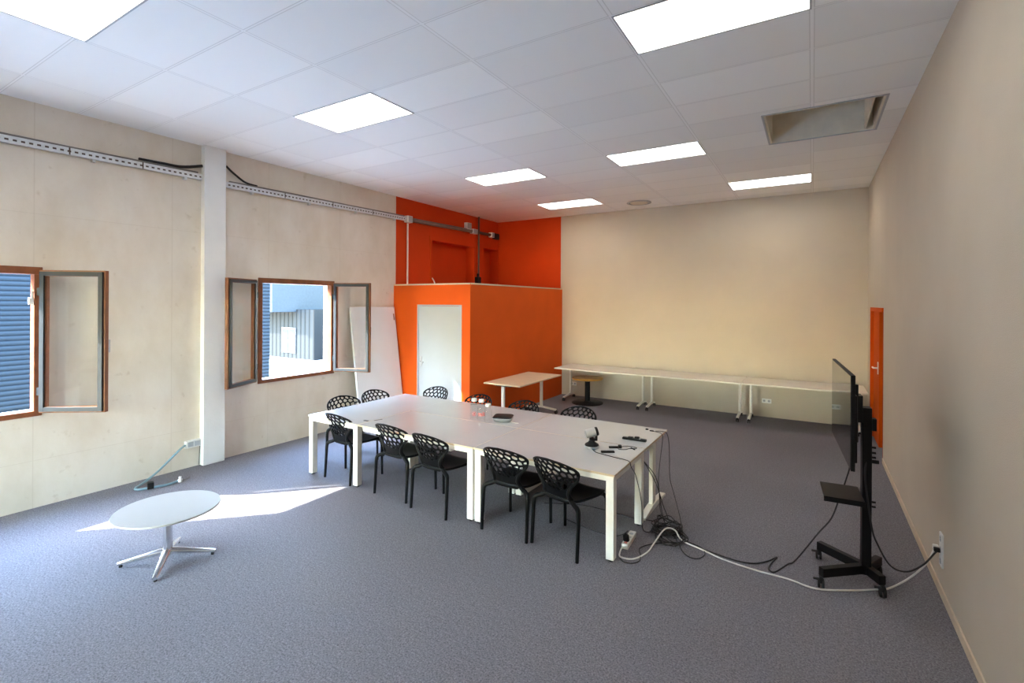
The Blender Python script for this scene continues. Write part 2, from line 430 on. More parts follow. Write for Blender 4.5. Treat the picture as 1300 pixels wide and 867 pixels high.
# cabin in the back left corner
CX1, CY0, CZ = -4.955, 6.60, 2.43
DX0, DX1, DZ = -6.125, -5.155, 2.04
mb = MB()
mb.box(XL, DX0-0.02, CY0, CY0+0.1, 0, CZ); mb.box(DX1+0.02, CX1, CY0, CY0+0.1, 0, CZ); mb.box(DX0-0.02, DX1+0.02, CY0, CY0+0.1, DZ+0.02, CZ)
mb.box(CX1-0.1, CX1, CY0+0.1, YB, 0, CZ)
mb.box(XL, CX1-0.1, CY0+0.1, YB, CZ-0.1, CZ-0.001)
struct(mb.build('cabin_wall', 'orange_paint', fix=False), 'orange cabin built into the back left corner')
struct(MB().box(XL, CX1, CY0-0.006, CY0+0.02, CZ-0.02, CZ+0.006).box(CX1-0.02, CX1+0.006, CY0+0.02, YB, CZ-0.02, CZ+0.006).build('trim_1', 'beige_trim'), 'pale top edge of the cabin wall')
d = struct(empty('door_1', (DX0, CY0, 0)), 'white door in the orange cabin front')
w = DX1-DX0
MB().box(0.0, w-0.045, 0.012, 0.055, 0.006, DZ-0.005).build('door_leaf', 'white_paint', d, bevel=0.003)
mb = MB(); mb.box(-0.022, 0.0, -0.006, 0.10, 0, DZ+0.02); mb.box(w-0.04, w+0.022, -0.004, 0.10, 0, DZ+0.02); mb.box(0, w-0.04, -0.004, 0.10, DZ, DZ+0.02)
mb.build('door_frame', 'white_paint', d, bevel=0.002)
mb = MB(); mb.tube([(0.06, 0.012, 1.03), (0.06, -0.045, 1.03), (0.17, -0.05, 1.03)], 0.009, 8); mb.box(0.04, 0.08, 0.004, 0.012, 0.95, 1.12)
mb.build('door_handle', 'silver', d)

# orange door in the right wall, standing in its deep frame
d = struct(empty('door_2', (XR, DY1, 0)), 'orange door in the right wall near the back corner')
dw = DY1-DY0
mb = MB(); mb.box(-0.012, 0.19, -0.07, 0.0, 0, 2.06); mb.box(-0.012, 0.19, -dw+0.07, -0.07, 2.0, 2.06); mb.box(-0.002, 0.19, -dw, -dw+0.015, 0, 2.06)
mb.build('door_frame', 'orange_gloss', d, bevel=0.003)
MB().box(0.11, 0.19, -dw+0.016, -0.072, 0.0, 2.0).build('door_gap', 'dark_void', d)
MB().box(0.03, 0.075, -dw+0.80, -0.074, 0.01, 1.995).build('door_leaf', 'orange_gloss', d, bevel=0.003)
mb = MB(); mb.tube([(0.03, -dw+0.90, 1.16), (-0.03, -dw+0.90, 1.16), (-0.03, -dw+1.01, 1.16)], 0.012, 8); mb.box(0.022, 0.03, -dw+0.87, -dw+0.93, 1.07, 1.25)
mb.build('door_handle', 'white_plastic', d)

# ------------------------------------------------------------------ windows
def window(n, y0, y1, ang_near, ang_far, label, near=(0.045, 0.59)):
    """two casements hinged at the sides, opened inwards; ang: 0 = lying flat on the wall"""
    wroot = struct(empty('window_%d' % n, (XL, (y0+y1)/2, WZ0)), label)
    hw = (y1-y0)/2; H = WZ1-WZ0
    fr = MB(); t = 0.055
    fr.box(-0.10, 0.012, -hw-0.02, hw+0.02, H-t, H+0.02); fr.box(-0.10, 0.012, -hw-0.02, hw+0.02, -0.02, t*0.6)
    fr.box(-0.10, 0.012, -hw-0.02, -hw+t*0.8, t*0.6, H-t); fr.box(-0.10, 0.012, hw-t*0.8, hw+0.02, t*0.6, H-t)
    fr.build('window_frame', 'wood_frame', wroot, bevel=0.004)
    sl = MB(); sl.box(-WT-0.04, -0.10, -hw, hw, -0.03, 0.012)
    sl.build('window_sill', 'galvanised', wroot)
    sw, sh = 0.635, H-0.02
    for s, ang in ((-1, ang_near), (1, ang_far)):
        # sash local frame: x along the sash from the hinge, y its thickness (room side when shut = -y... outer face), z up
        off, sw = near if s == -1 else (-0.01, 0.635)
        sash = empty('sash', (0.02, s*(hw+off), 0.01)); sash.parent = wroot
        a = R(ang)
        dirv = Vector((math.sin(a), s*math.cos(a), 0)); nrm = Vector((math.cos(a), -s*math.sin(a), 0))   # nrm faces the room
        M = Matrix(((dirv.x, nrm.x, 0, 0), (dirv.y, nrm.y, 0, 0), (0, 0, 1, 0), (0, 0, 0, 1)))
        sash.matrix_local = Matrix.Translation(sash.location) @ M if M.to_3x3().determinant() > 0 else Matrix.Translation(sash.location)
        MM = M if M.to_3x3().determinant() < 0 else Matrix.Identity(4)
        b = 0.062; th = 0.048
        mb = MB()                                              # timber, on the face that is inside when shut (now towards the wall), and edges
        mb.box(0, b, -th, 0.0, 0, sh, MM); mb.box(sw-b, sw, -th, 0.0, 0, sh, MM); mb.box(b, sw-b, -th, 0.0, 0, b, MM); mb.box(b, sw-b, -th, 0.0, sh-b, sh, MM)
        mb.build('sash_frame', 'wood_frame', sash, bevel=0.003)
        e = 0.016; mb = MB()                                   # metal cladding on the weather face
        mb.box(e, b-0.004, 0.0, 0.02, e, sh-e, MM); mb.box(sw-b+0.004, sw-e, 0.0, 0.02, e, sh-e, MM); mb.box(b-0.004, sw-b+0.004, 0.0, 0.02, e, b-0.004, MM); mb.box(b-0.004, sw-b+0.004, 0.0, 0.02, sh-b+0.004, sh-e, MM)
        mb.build('sash_cladding', 'alu_dark', sash, bevel=0.002)
        MB().box(b, sw-b, -0.004, 0.002, b, sh-b, MM).build('pane', 'window_glass', sash)
        for z in (0.22, sh-0.22): MB().box(-0.012, 0.022, -0.012, 0.012, z-0.04, z+0.04, MM).build('hinge', 'alu_dark', sash)
        if s == 1:
            mb = MB(); mb.box(sw-0.045, sw-0.015, -th-0.012, -th, sh/2-0.07, sh/2+0.07, MM); mb.box(sw-0.04, sw-0.02, -th-0.05, -th-0.012, sh/2-0.012, sh/2+0.012, MM); mb.box(sw-0.04, sw-0.02, -th-0.05, -th-0.035, sh/2-0.12, sh/2+0.012, MM)
            mb.build('window_handle', 'silver', sash)
    return wroot
window(1, *WIN[1], 20, 55, 'open casement window at the left edge, blue cladding outside')
window(2, *WIN[2], 26, 68, 'open casement window between pillar and orange cabin')
window(3, *WIN[0], 30, 60, 'casement window left of the frame')
# unseen wide glazed front, added to fill the room with daylight
wf = struct(empty('window_4', ((FW[0]+FW[1])/2, YF-0.1, FW[2])), 'unseen glazed front added behind the photographer for fill daylight')
fw, fh = (FW[1]-FW[0])/2, FW[3]-FW[2]
mb = MB(); mb.box(-fw, fw, -0.04, 0.04, 0, 0.06); mb.box(-fw, fw, -0.04, 0.04, fh-0.06, fh)
for k in range(5): mb.box(-fw+(2*fw-0.06)*k/4, -fw+(2*fw-0.06)*k/4+0.06, -0.04, 0.04, 0.06, fh-0.06)
mb.build('window_frame', 'alu_dark', wf)
for k in range(4): MB().box(-fw+(2*fw-0.06)*k/4+0.06, -fw+(2*fw-0.06)*(k+1)/4, -0.005, 0.005, 0.06, fh-0.06).build('pane', 'window_glass', wf)
# small white catch on the frame of the left window
tag(MB().box(XL-0.012, XL+0.01, 1.635, 1.675, 2.06, 2.13).box(XL+0.01, XL+0.02, 1.652, 1.672, 2.12, 2.19).build('window_catch', 'white_plastic', bevel=0.004), 'small white catch on the frame of the left window', 'window catch')

# ------------------------------------------------------------------ ceiling fittings
def light(i, j0, label, row_y=None):
    y0 = GY + 0.6*j0 if row_y is None else row_y
    t = thing('ceiling_light', (GX+1.2*i+0.6, y0+0.3, HC), 0, label, 'ceiling light', 'square-edged ceiling light panels')
    mb = MB()
    for a in ((-0.598, 0.598, -0.298, -0.284), (-0.598, 0.598, 0.284, 0.298), (-0.598, -0.584, -0.284, 0.284), (0.584, 0.598, -0.284, 0.284)): mb.box(*a, -0.006, 0.0)
    mb.build('frame', 'white_paint', t)
    MB().box(-0.584, 0.584, -0.284, 0.284, -0.004, 0.0).build('diffuser', 'light_diffuser', t)
light(-1, 0, 'large light panel at the top of the frame, right of centre')
light(-2, 5, 'light panel above the middle of the room, left of the hatch')
light(-1, 9, 'light panel nearest the back right, beyond the hatch')
light(-4, 0, 'light panel above the row of windows, nearest the pillar')
light(-4, 5, 'light panel in the left row, above the far chairs')
light(-4, 9, 'light panel in the left row nearest the orange corner')
light(-4, 0, 'light panel cut off by the top left corner of the frame', 0.885)
light(-1, 0, 'light panel out of frame above the photographer', 0.885)
# round air diffuser
rd = thing('round_air_diffuser', (-2.95, 9.45, HC), 0, 'round flat air diffuser in the ceiling by the back wall', 'air vent')
MB().lathe([(0.235, 0.0), (0.24, -0.012), (0.20, -0.02), (0.19, -0.012), (0.185, 0.0)], 40).build('ring', 'white_paint', rd)
MB().lathe([(0.165, -0.001), (0.17, -0.016), (0.05, -0.03), (0.0001, -0.031)], 40).build('disc', 'hatch_board', rd)

# ------------------------------------------------------------------ cable tray and electrical fittings on the left wall
def tray(ya, za, yb, zb, label, length_parts):
    t = thing('cable_tray', (XL, ya, za), 0, label, 'cable tray', 'cable trays on the left wall')
    Lh = math.hypot(yb-ya, zb-za); ang = math.atan2(zb-za, yb-ya)
    M = Matrix.Rotation(ang, 4, 'X')
    mb = MB(); h2, dpt = 0.036, 0.06
    # perforated front face: two rails and bridges between the slots
    mb.box(dpt-0.003, dpt, 0, Lh, -h2, -0.011, M); mb.box(dpt-0.003, dpt, 0, Lh, 0.008, h2, M)
    s = 0.058; k = int(Lh/s)
    for q in range(k+1): mb.box(dpt-0.003, dpt, q*s, min(q*s+0.028, Lh), -0.011, 0.008, M)
    mb.box(0.02, dpt-0.003, 0, Lh, -h2, -h2+0.003, M); mb.box(0.02, 0.023, 0, Lh, -h2, h2, M)
    mb.build('tray', 'galvanised', t)
    MB().box(0.024, 0.045, 0.01, Lh-0.01, -0.030, 0.026, M).build('dark_liner', 'dark_pipe', t)  # dark liner added so the slots in the front look shaded
    for q in range(int(Lh/0.9)+1):
        y = 0.35+q*0.9
        if y < Lh: MB().box(0.0, 0.05, y, y+0.03, -h2-0.03, -h2, M).build('bracket', 'galvanised', t)
    mb = MB(); mb.tube([M @ Vector(p) for p in ((0.042, 0.05, 0.046), (0.045, Lh*0.3, 0.05), (0.04, Lh*0.6, 0.045), (0.045, Lh-0.05, 0.05))], 0.012, 8)
    mb.build('cable', 'grey_pipe', t)
    for q in range(1, length_parts): MB().box(dpt, dpt+0.003, Lh*q/length_parts, Lh*q/length_parts+0.012, -h2, h2, M).build('joint_strap', 'dark_pipe', t)
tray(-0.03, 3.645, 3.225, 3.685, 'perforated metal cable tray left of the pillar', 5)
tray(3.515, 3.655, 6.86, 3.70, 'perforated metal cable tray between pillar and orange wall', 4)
tag(MB().tube(cat([(XL+0.03, 2.55, 3.75), (XL+0.04, 2.8, 3.755), (XL+0.04, 3.0, 3.765), (XL+0.05, 3.225, 3.83)]), 0.018, 8).build('black_cable', 'cable_black'), 'thick black cable rising off the tray left of the pillar', 'cable')
tag(MB().tube(cat([(XL+0.05, 3.52, 3.90), (XL+0.04, 3.62, 3.83), (XL+0.04, 3.78, 3.74), (XL+0.03, 3.95, 3.725)]), 0.014, 8).build('black_cable', 'cable_black'), 'black cable dropping onto the tray right of the pillar', 'cable')
tag(MB().tube([(XL+0.05, 6.99, 3.70), (XL+0.05, 8.95, 3.735)], 0.042, 14).build('conduit', 'grey_pipe'), 'thick grey conduit along the orange wall above the niche', 'conduit')
tag(MB().tube([(XL+0.05, 9.13, 3.735), (XL+0.05, 9.70, 3.74)], 0.034, 12).build('conduit', 'dark_pipe'), 'short dark conduit between two white boxes at the orange corner', 'conduit')
tag(MB().tube([(XL+0.035, 6.92, 3.62), (XL+0.035, 6.92, CZ+0.002)], 0.017, 10).build('conduit', 'pale_pipe'), 'pale vertical conduit dropping to the cabin top', 'conduit')
tag(MB().tube([(XL+0.06, 9.22, HC), (XL+0.06, 9.22, CZ+0.002)], 0.022, 10).build('conduit', 'dark_pipe'), 'dark vertical pipe from ceiling to cabin between the niches', 'pipe')
tag(MB().tube([(XL+0.012, 7.58, 3.47), (XL+0.014, 7.60, 3.1), (XL+0.012, 7.60, CZ+0.002)], 0.007, 8).build('thin_cable', 'orange_gloss'), 'thin painted cable beside the large niche', 'cable')
tag(MB().tube(cat([(XL+0.10, 7.66, CZ+0.004), (XL+0.10, 7.62, CZ+0.10), (XL+0.08, 7.58, CZ+0.17)]), 0.012, 8).build('cable_end', 'pale_pipe'), 'pale cable end sticking up behind the cabin front', 'cable')
def jbox(y, z, w, hgt, dp, label, bx=0.0):
    t = thing('junction_box', (XL, y, z), 0, label, 'junction box', 'white electrical boxes on the orange wall')
    MB().box(bx, bx+dp, -w/2, w/2, -hgt/2, hgt/2).build('body', 'white_plastic', t, bevel=0.008)
    MB().box(bx+dp, bx+dp+0.006, -w/2+0.012, w/2-0.012, -hgt/2+0.012, hgt/2-0.012).build('lid', 'white_paint', t, bevel=0.003)
jbox(6.925, 3.70, 0.13, 0.13, 0.10, 'white junction box where the pale conduit leaves the tray')
jbox(8.82, 3.83, 0.17, 0.15, 0.09, 'white box above the conduit, highest on the orange wall')
jbox(9.04, 3.735, 0.18, 0.11, 0.10, 'white box on the conduit beside the dark vertical pipe')
jbox(9.76, 3.74, 0.12, 0.12, 0.10, 'white box ending the conduit in the orange corner')
tag(MB().box(XL+0.0, XL+0.08, 9.86, 10.06, 3.66, 3.80).build('bracket_box', 'dark_void', bevel=0.006), 'dark bracket box in the orange corner under the ceiling', 'bracket')
tag(MB().box(XL+0.09, XL+0.19, 9.02, 9.15, CZ+0.002, CZ+0.26).box(XL+0.12, XL+0.16, 9.06, 9.11, CZ+0.26, CZ+0.34).build('pump_unit', 'black_plastic', bevel=0.012), 'small black unit on the cabin roof beside the dark pipe', 'equipment')

# leaning white door panel
t = thing('door_panel', (XL+0.30, 5.55, 0.0), 0, 'loose white door leaf leaning on the wall beside the orange cabin', 'door panel')
ang = -math.asin(0.285/2.03)
M = Matrix.Rotation(ang, 4, 'Y')
MB().box(0, 0.038, 0, 1.01, 0, 2.03, M)  .build('leaf', 'panel_white', t, bevel=0.003)
MB().box(0.038, 0.042, 0.965, 0.985, 1.78, 1.90, M).box(0.038, 0.048, 0.97, 0.98, 1.80, 1.83, M).build('latch_plate', 'wood_frame', t)

# wall socket and hose at the left wall
t = thing('wall_socket', (XL, 3.145, 0.30), 0, 'long white socket box at the foot of the left wall beside the pillar', 'wall socket')
MB().box(0, 0.05, -0.09, 0.085, -0.045, 0.045).build('body', 'white_plastic', t, bevel=0.006)
MB().box(0.05, 0.053, -0.07, -0.005, -0.03, 0.03).box(0.05, 0.053, 0.005, 0.07, -0.03, 0.03).build('cover', 'white_paint', t, bevel=0.002)
MB().tube(cat([(0.02, 0.085, 0.02), (0.03, 0.10, 0.01), (0.02, 0.085, -0.02), (0.012, 0.075, -0.29)]), 0.006, 8).build('cable', 'grey_pipe', t)
t = thing('flexible_hose', (-6.45, 2.55, 0.0), 0, 'grey-blue flexible hose looping from the wall socket onto the carpet', 'hose')
hp = [(-6.70, 3.05, 0.30), (-6.68, 2.98, 0.27), (-6.60, 2.72, 0.10), (-6.53, 2.53, 0.02), (-6.46, 2.44, 0.014), (-6.39, 2.43, 0.014), (-6.34, 2.52, 0.014), (-6.28, 2.68, 0.014), (-6.30, 2.80, 0.016)]
MB().tube(cat([(a+6.45, b-2.55, c) for a, b, c in hp]), 0.013, 10).build('tube', 'hose_blue', t)
mb = MB(); mb.box(-0.035, 0.035, -0.03, 0.03, 0, 0.07, Matrix.Translation((0.10, -0.01, 0)) @ Matrix.Rotation(R(-20), 4, 'Z')); mb.build('connector', 'black_plastic', t, bevel=0.006)
mb = MB(); mb.lathe([(0.022, 0), (0.024, 0.03), (0.016, 0.035), (0.016, 0.06)], 14, Matrix.Translation((0.16, 0.26, 0.002))); mb.build('plug', 'white_plastic', t)
MB().tube(cat([(0.15, 0.25, 0.016), (0.145, 0.30, 0.012), (0.15, 0.37, 0.02)]), 0.004, 6).build('wire', 'grey_pipe', t)

# ------------------------------------------------------------------ meeting tables
TZ = 0.72
def desk(name, x0, x1, y0, y1, legs, label, tfoot=False, cut=None, skip=()):
    t = thing(name, ((x0+x1)/2, (y0+y1)/2, 0), 0, label, 'table', 'white tables of the long conference block')
    a, b = (x1-x0)/2, (y1-y0)/2
    MB().box(-a, a, -b, b, TZ-0.019, TZ).build('tabletop', 'white_laminate', t, bevel=0.0015)
    e = 0.0015
    MB().box(-a-e, a+e, -b-e, -b+0.001, TZ-0.018, TZ-0.001).box(-a-e, a+e, b-0.001, b+e, TZ-0.018, TZ-0.001).box(-a-e, -a+0.001, -b, b, TZ-0.018, TZ-0.001).box(a-0.001, a+e, -b, b, TZ-0.018, TZ-0.001).build('edge_strip', 'edge_band', t)
    lw = 0.068
    fr = MB(); zt = TZ-0.019
    if not tfoot:
        i = 0.008
        for yy in (-b+i, b-i-0.03): fr.box(-a+i+lw, a-i-lw, yy, yy+0.03, zt-0.045, zt)
        for xx in (-a+i, a-i-0.03): fr.box(xx, xx+0.03, -b+i+lw, b-i-lw, zt-0.045, zt)
        fr.build('frame_rail', 'white_metal', t, bevel=0.002)
        for sx in (-1, 1):
            for sy in (-1, 1):
                if (sx, sy) in skip: continue
                cx_, cy_ = sx*(a-i-lw/2), sy*(b-i-lw/2)
                lg = MB().box(cx_-lw/2, cx_+lw/2, cy_-lw/2, cy_+lw/2, 0.018, zt).build('leg', 'white_metal', t, bevel=0.003)
                MB().lathe([(0.022, 0), (0.024, 0.008), (0.012, 0.010), (0.012, 0.02)], 16, Matrix.Translation((cx_, cy_, 0))).build('foot_screw', 'black_rubber', lg)
    else:
        fr.box(-a+0.08, a-0.08, -0.03, 0.03, zt-0.05, zt)
        for sx in (-1, 1): fr.box(sx*(a-0.045)-0.03, sx*(a-0.045)+0.03, -b+0.06, b-0.06, zt-0.03, zt)
        fr.build('frame_rail', 'white_metal', t, bevel=0.002)
        for sx in (-1, 1):
            x = sx*(a-0.045)
            lg = MB().box(x-0.02, x+0.02, -0.055, 0.055, 0.045, zt-0.03).build('leg', 'white_metal', t, bevel=0.004)
            ft = MB(); ft.prism([(-0.34, 0.0), (0.405, 0.0), (0.405, 0.022), (0.06, 0.055), (-0.06, 0.055), (-0.34, 0.022)], -0.032, 0.032, Matrix.Translation((x, 0, 0)) @ Matrix(((0,0,1,0),(1,0,0,0),(0,1,0,0),(0,0,0,1))))
            ft.build('foot', 'white_metal', lg, bevel=0.003)
    if cut:
        mb = MB()
        for (cx_, cy_, l, wd, rz) in cut: mb.box(-l/2, l/2, -wd/2, wd/2, TZ-0.001, TZ+0.0012, Matrix.Translation((cx_-(x0+x1)/2, cy_-(y0+y1)/2, 0)) @ Matrix.Rotation(rz, 4, 'Z'))
        mb.build('cable_slot', 'dark_void', t)
    return t
desk('conference_table', -5.27, -4.395, 3.755, 5.40, 4, 'white table at the window end of the block, turned crossways', cut=[(-4.45, 3.93, 0.07, 0.03, 0.1)])
desk('conference_table', -4.385, -2.773, 3.75, 4.585, 4, 'white middle table on the near side, between the pairs of front legs', cut=[(-4.36, 4.03, 0.10, 0.016, 1.2)], skip=((-1, -1),))
desk('conference_table', -2.765, -1.36, 3.75, 4.585, 4, 'white table at the near right corner, two chairs tucked under it')
desk('conference_table', -4.395, -2.773, 4.595, 5.40, 4, 'white middle table on the far side, carrying the bottles', cut=[(-3.93, 5.33, 0.09, 0.014, 0.6)])
tt = desk('conference_table', -2.765, -1.36, 4.595, 5.40, 4, 'white table at the far right corner, standing on flat bar feet', tfoot=True)
MB().box(-0.07, 0.07, -0.04, 0.04, TZ-0.001, TZ+0.002, Matrix.Translation((-0.52, -0.26, 0))).build('cable_flap', 'grommet_grey', tt, bevel=0.001)

# ------------------------------------------------------------------ perforated chairs
def in_poly(p, poly):
    x, y = p; c = False; n = len(poly); j = n-1
    for i in range(n):
        xi, yi = poly[i]; xj, yj = poly[j]
        if (yi > y) != (yj > y) and x < (xj-xi)*(y-yi)/(yj-yi)+xi: c = not c
        j = i
    return c
def plate(outline, holes, step, fmap, thick, mb):
    """flat outline with holes, triangulated, mapped into space by fmap and given thickness"""
    verts = [Vector(p) for p in outline]; edges = [(i, (i+1) % len(outline)) for i in range(len(outline))]
    for hole in holes:
        o = len(verts); verts += [Vector(p) for p in hole]; edges += [(o+i, o+(i+1) % len(hole)) for i in range(len(hole))]
    xs = [p[0] for p in outline]; ys = [p[1] for p in outline]
    y = min(ys); row = 0
    while y < max(ys):
        x = min(xs) + (step/2 if row % 2 else 0)
        while x < max(xs):
            if in_poly((x, y), outline) and not any(in_poly((x, y), h_) for h_ in holes) and min((Vector((x, y))-v).length for v in verts[:sum(map(len, holes))+len(outline)]) > step*0.45:
                verts.append(Vector((x, y)))
            x += step
        y += step*0.86; row += 1
    rv, re, rf, *_ = delaunay_2d_cdt(verts, edges, [], 0, 1e-6)
    faces = []
    for f in rf:
        c = sum((rv[i] for i in f), Vector((0, 0)))/len(f)
        if in_poly(c, outline) and not any(in_poly(c, h_) for h_ in holes): faces.append(list(f))
    n = len(rv)
    def nrm(p, e=0.004):
        a = Vector(fmap(p.x+e, p.y))-Vector(fmap(p.x-e, p.y)); b = Vector(fmap(p.x, p.y+e))-Vector(fmap(p.x, p.y-e))
        return a.cross(b).normalized()
    P = [Vector(fmap(p.x, p.y)) for p in rv]; N = [nrm(p) for p in rv]
    vs = [p+q*thick/2 for p, q in zip(P, N)] + [p-q*thick/2 for p, q in zip(P, N)]
    fs = []; cnt = {}
    for f in faces:
        a = (rv[f[1]]-rv[f[0]]).cross(rv[f[2]]-rv[f[0]])
        if a < 0: f = f[::-1]
        fs.append(tuple(f)); fs.append(tuple(i+n for i in reversed(f)))
        for i in range(len(f)):
            e = (f[i], f[(i+1) % len(f)]); cnt[e] = cnt.get(e, 0)+1
    for (a, b) in cnt:
        if (b, a) not in cnt: fs.append((b, a, a+n, b+n))
    mb.add(vs, fs, True)
    return mb

half = [(0.0, 0.425), (0.115, 0.428), (0.128, 0.455), (0.124, 0.50), (0.142, 0.55), (0.185, 0.605), (0.232, 0.658), (0.258, 0.705), (0.254, 0.742), (0.218, 0.775), (0.13, 0.803), (0.0, 0.815)]
hc = [(p.x, p.y) for p in cat([(a, b, 0) for a, b in half], 4)]
outline = hc + [(-x, y) for x, y in reversed(hc[1:-1])]
def back_y(z):
    u = (z-0.425)/0.39
    return 0.04 - 0.15*max(u, 0)**1.25
def back_map(s, z):
    k = min(abs(s)/0.26, 1.3)
    return (s*(1-0.05*k*k), back_y(z) + 0.085*k**2*min(1.0, max(0.0, (z-0.40)/0.25)), z - 0.02*k*k*max(0, z-0.6)/0.2)
rng = random.Random(3)
seeds = []
for z, ss in ((0.785, (-0.15, -0.09, -0.03, 0.032, 0.092, 0.152)), (0.742, (-0.205, -0.135, -0.062, 0.005, 0.072, 0.14, 0.207)), (0.690, (-0.215, -0.155, -0.088, -0.02, 0.05, 0.118, 0.18, 0.222)),
              (0.635, (-0.175, -0.118, -0.055, 0.012, 0.075, 0.13, 0.178)), (0.585, (-0.10, -0.045, 0.01, 0.062, 0.108)), (0.545, (-0.05, 0.0, 0.05))):
    for s in ss: seeds.append(Vector((s+rng.uniform(-0.008, 0.008), z+rng.uniform(-0.006, 0.006))))
ghosts = []
for i in range(len(outline)):
    a = Vector(outline[i]); b = Vector(outline[(i+1) % len(outline)]); d_ = (b-a)
    nn = Vector((d_.y, -d_.x)).normalized()
    for q in range(3):
        p = a+d_*(q/3)
        ghosts.append(p+nn*0.008 if p.y > 0.52 else p)
for k in range(-6, 7): ghosts.append(Vector((k*0.025, 0.515)))
def clip(poly, p, nrm_):
    out = []
    for i in range(len(poly)):
        a, b = poly[i], poly[(i+1) % len(poly)]
        da, db = (a-p).dot(nrm_), (b-p).dot(nrm_)
        if da <= 0: out.append(a)
        if (da < 0 < db) or (db < 0 < da): out.append(a+(b-a)*(da/(da-db)))
    return out
holes = []
for s in seeds:
    poly = [s+Vector(v)*0.05 for v in ((-1, -1), (1, -1), (1, 1), (-1, 1))]
    for g in seeds+ghosts:
        if g is s: continue
        d_ = g-s; l = d_.length
        if l > 0.11: continue
        poly = clip(poly, s+d_*(0.5-0.0066/l), d_/l)
        if len(poly) < 3: break
    if len(poly) < 3: continue
    for _ in range(2):
        poly = [q for i in range(len(poly)) for q in (poly[i]*0.75+poly[(i+1) % len(poly)]*0.25, poly[i]*0.25+poly[(i+1) % len(poly)]*0.75)]
    red = [poly[0]]
    for p in poly[1:]:
        if (p-red[-1]).length > 0.0035: red.append(p)
    area = 0.5*abs(sum(red[i].x*red[(i+1) % len(red)].y-red[(i+1) % len(red)].x*red[i].y for i in range(len(red))))
    if area > 0.00018 and len(red) > 4: holes.append([(p.x, p.y) for p in red])

def make_chair():
    root = empty('perforated_chair', (0, 0, 0))
    plate(outline, holes, 0.026, back_map, 0.011, MB()).build('backrest', 'chair_black', root, fix=True)
    # seat
    sh_ = [(0.0, 0.02), (0.11, 0.022), (0.165, 0.05), (0.195, 0.13), (0.215, 0.26), (0.226, 0.38), (0.215, 0.44), (0.16, 0.468), (0.0, 0.478)]
    hs = [(p.x, p.y) for p in cat([(a, b, 0) for a, b in sh_], 4)]
    so = hs + [(-x, y) for x, y in reversed(hs[1:-1])]
    def seat_map(x, y):
        r2 = (x/0.22)**2
        return (x, y, 0.452 + 0.014*r2*(1-0.4*y/0.47) - 0.016*math.exp(-((y-0.2)/0.15)**2) - 0.03*max(0, (y-0.40)/0.08)**2 + 0.02*max(0, (0.08-y)/0.08)**2)
    hole = [(0.012*math.cos(a*PI/6), 0.10+0.012*math.sin(a*PI/6)) for a in range(12)]
    plate(so, [hole], 0.03, seat_map, 0.016, MB()).build('seat', 'chair_black', root)
    for s in (-1, 1):
        rl = []
        for a, z in ((0.247, 0.70), (0.226, 0.652), (0.184, 0.604), (0.144, 0.553), (0.128, 0.50)):
            rl.append(Vector(back_map(s*a, z)))
        rl += [Vector((s*0.138, 0.052, 0.455)), Vector((s*0.178, 0.040, 0.430)), Vector((s*0.222, 0.022, 0.412)), Vector((s*0.240, 0.010, 0.375)), Vector((s*0.242, 0.003, 0.25)), Vector((s*0.244, -0.012, 0.0))]
        pp = cat(rl, 4); rr = []
        for i in range(len(pp)):
            u = i/(len(pp)-1); rr.append(0.010+0.011*min(1, u/0.45) if u < 0.72 else 0.021-0.006*(u-0.72)/0.28)
        MB().tube(pp, rr, 10).build('leg', 'chair_black', root)
    for s in (-1, 1):
        fl = [Vector((s*0.17, 0.36, 0.438)), Vector((s*0.205, 0.415, 0.430)), Vector((s*0.224, 0.438, 0.40)), Vector((s*0.229, 0.445, 0.34)), Vector((s*0.232, 0.452, 0.0))]
        pp = cat(fl, 4); MB().tube(pp, [0.019-0.0045*i/(len(pp)-1) for i in range(len(pp))], 10).build('leg', 'chair_black', root)
    # rim under the seat that joins the legs
    for s in (-1, 1):
        pp = cat([(s*0.15, 0.05, 0.447), (s*0.186, 0.13, 0.445), (s*0.206, 0.26, 0.443), (s*0.212, 0.38, 0.441), (s*0.20, 0.42, 0.436)], 4)
        MB().tube(pp, 0.0125, 8).build('seat_rail', 'chair_black', root)
    return root
chair0 = make_chair()
CH = [
 (-4.765, 3.795, -4, 'black perforated chair on the near side nearest the windows, sun on its seat'),
 (-3.877, 3.766, -2, 'second black perforated chair from the left on the near side of the tables'),
 (-3.270, 3.688, -4, 'third black perforated chair on the near side, left of the middle table legs'),
 (-2.380, 3.697, -1.5, 'fourth black perforated chair on the near side, right of the middle table legs'),
 (-1.860, 3.674, -11.7, 'black perforated chair nearest the front right table leg, turned slightly'),
 (-5.455, 4.43, -99, 'black perforated chair at the window end of the tables, the nearer of two'),
 (-5.455, 4.985, -93, 'black perforated chair at the window end of the tables, the farther of two'),
 (-4.89, 5.66, 177, 'black perforated chair on the far side in front of the white cabin door'),
 (-3.97, 5.49, 174, 'black perforated chair on the far side directly behind the bottles'),
 (-3.22, 5.46, 174, 'black perforated chair on the far side against the small birch table'),
 (-2.46, 5.50, 176, 'black perforated chair on the far side nearest the right end'),
]
for i, (x, y, a, lab) in enumerate(CH):
    o = chair0 if i == 0 else copy_tree(chair0)
    o.location = (x, y, 0); o.rotation_euler = (0, 0, R(a))
    tag(o, lab, 'chair', 'black perforated chairs around the conference tables')

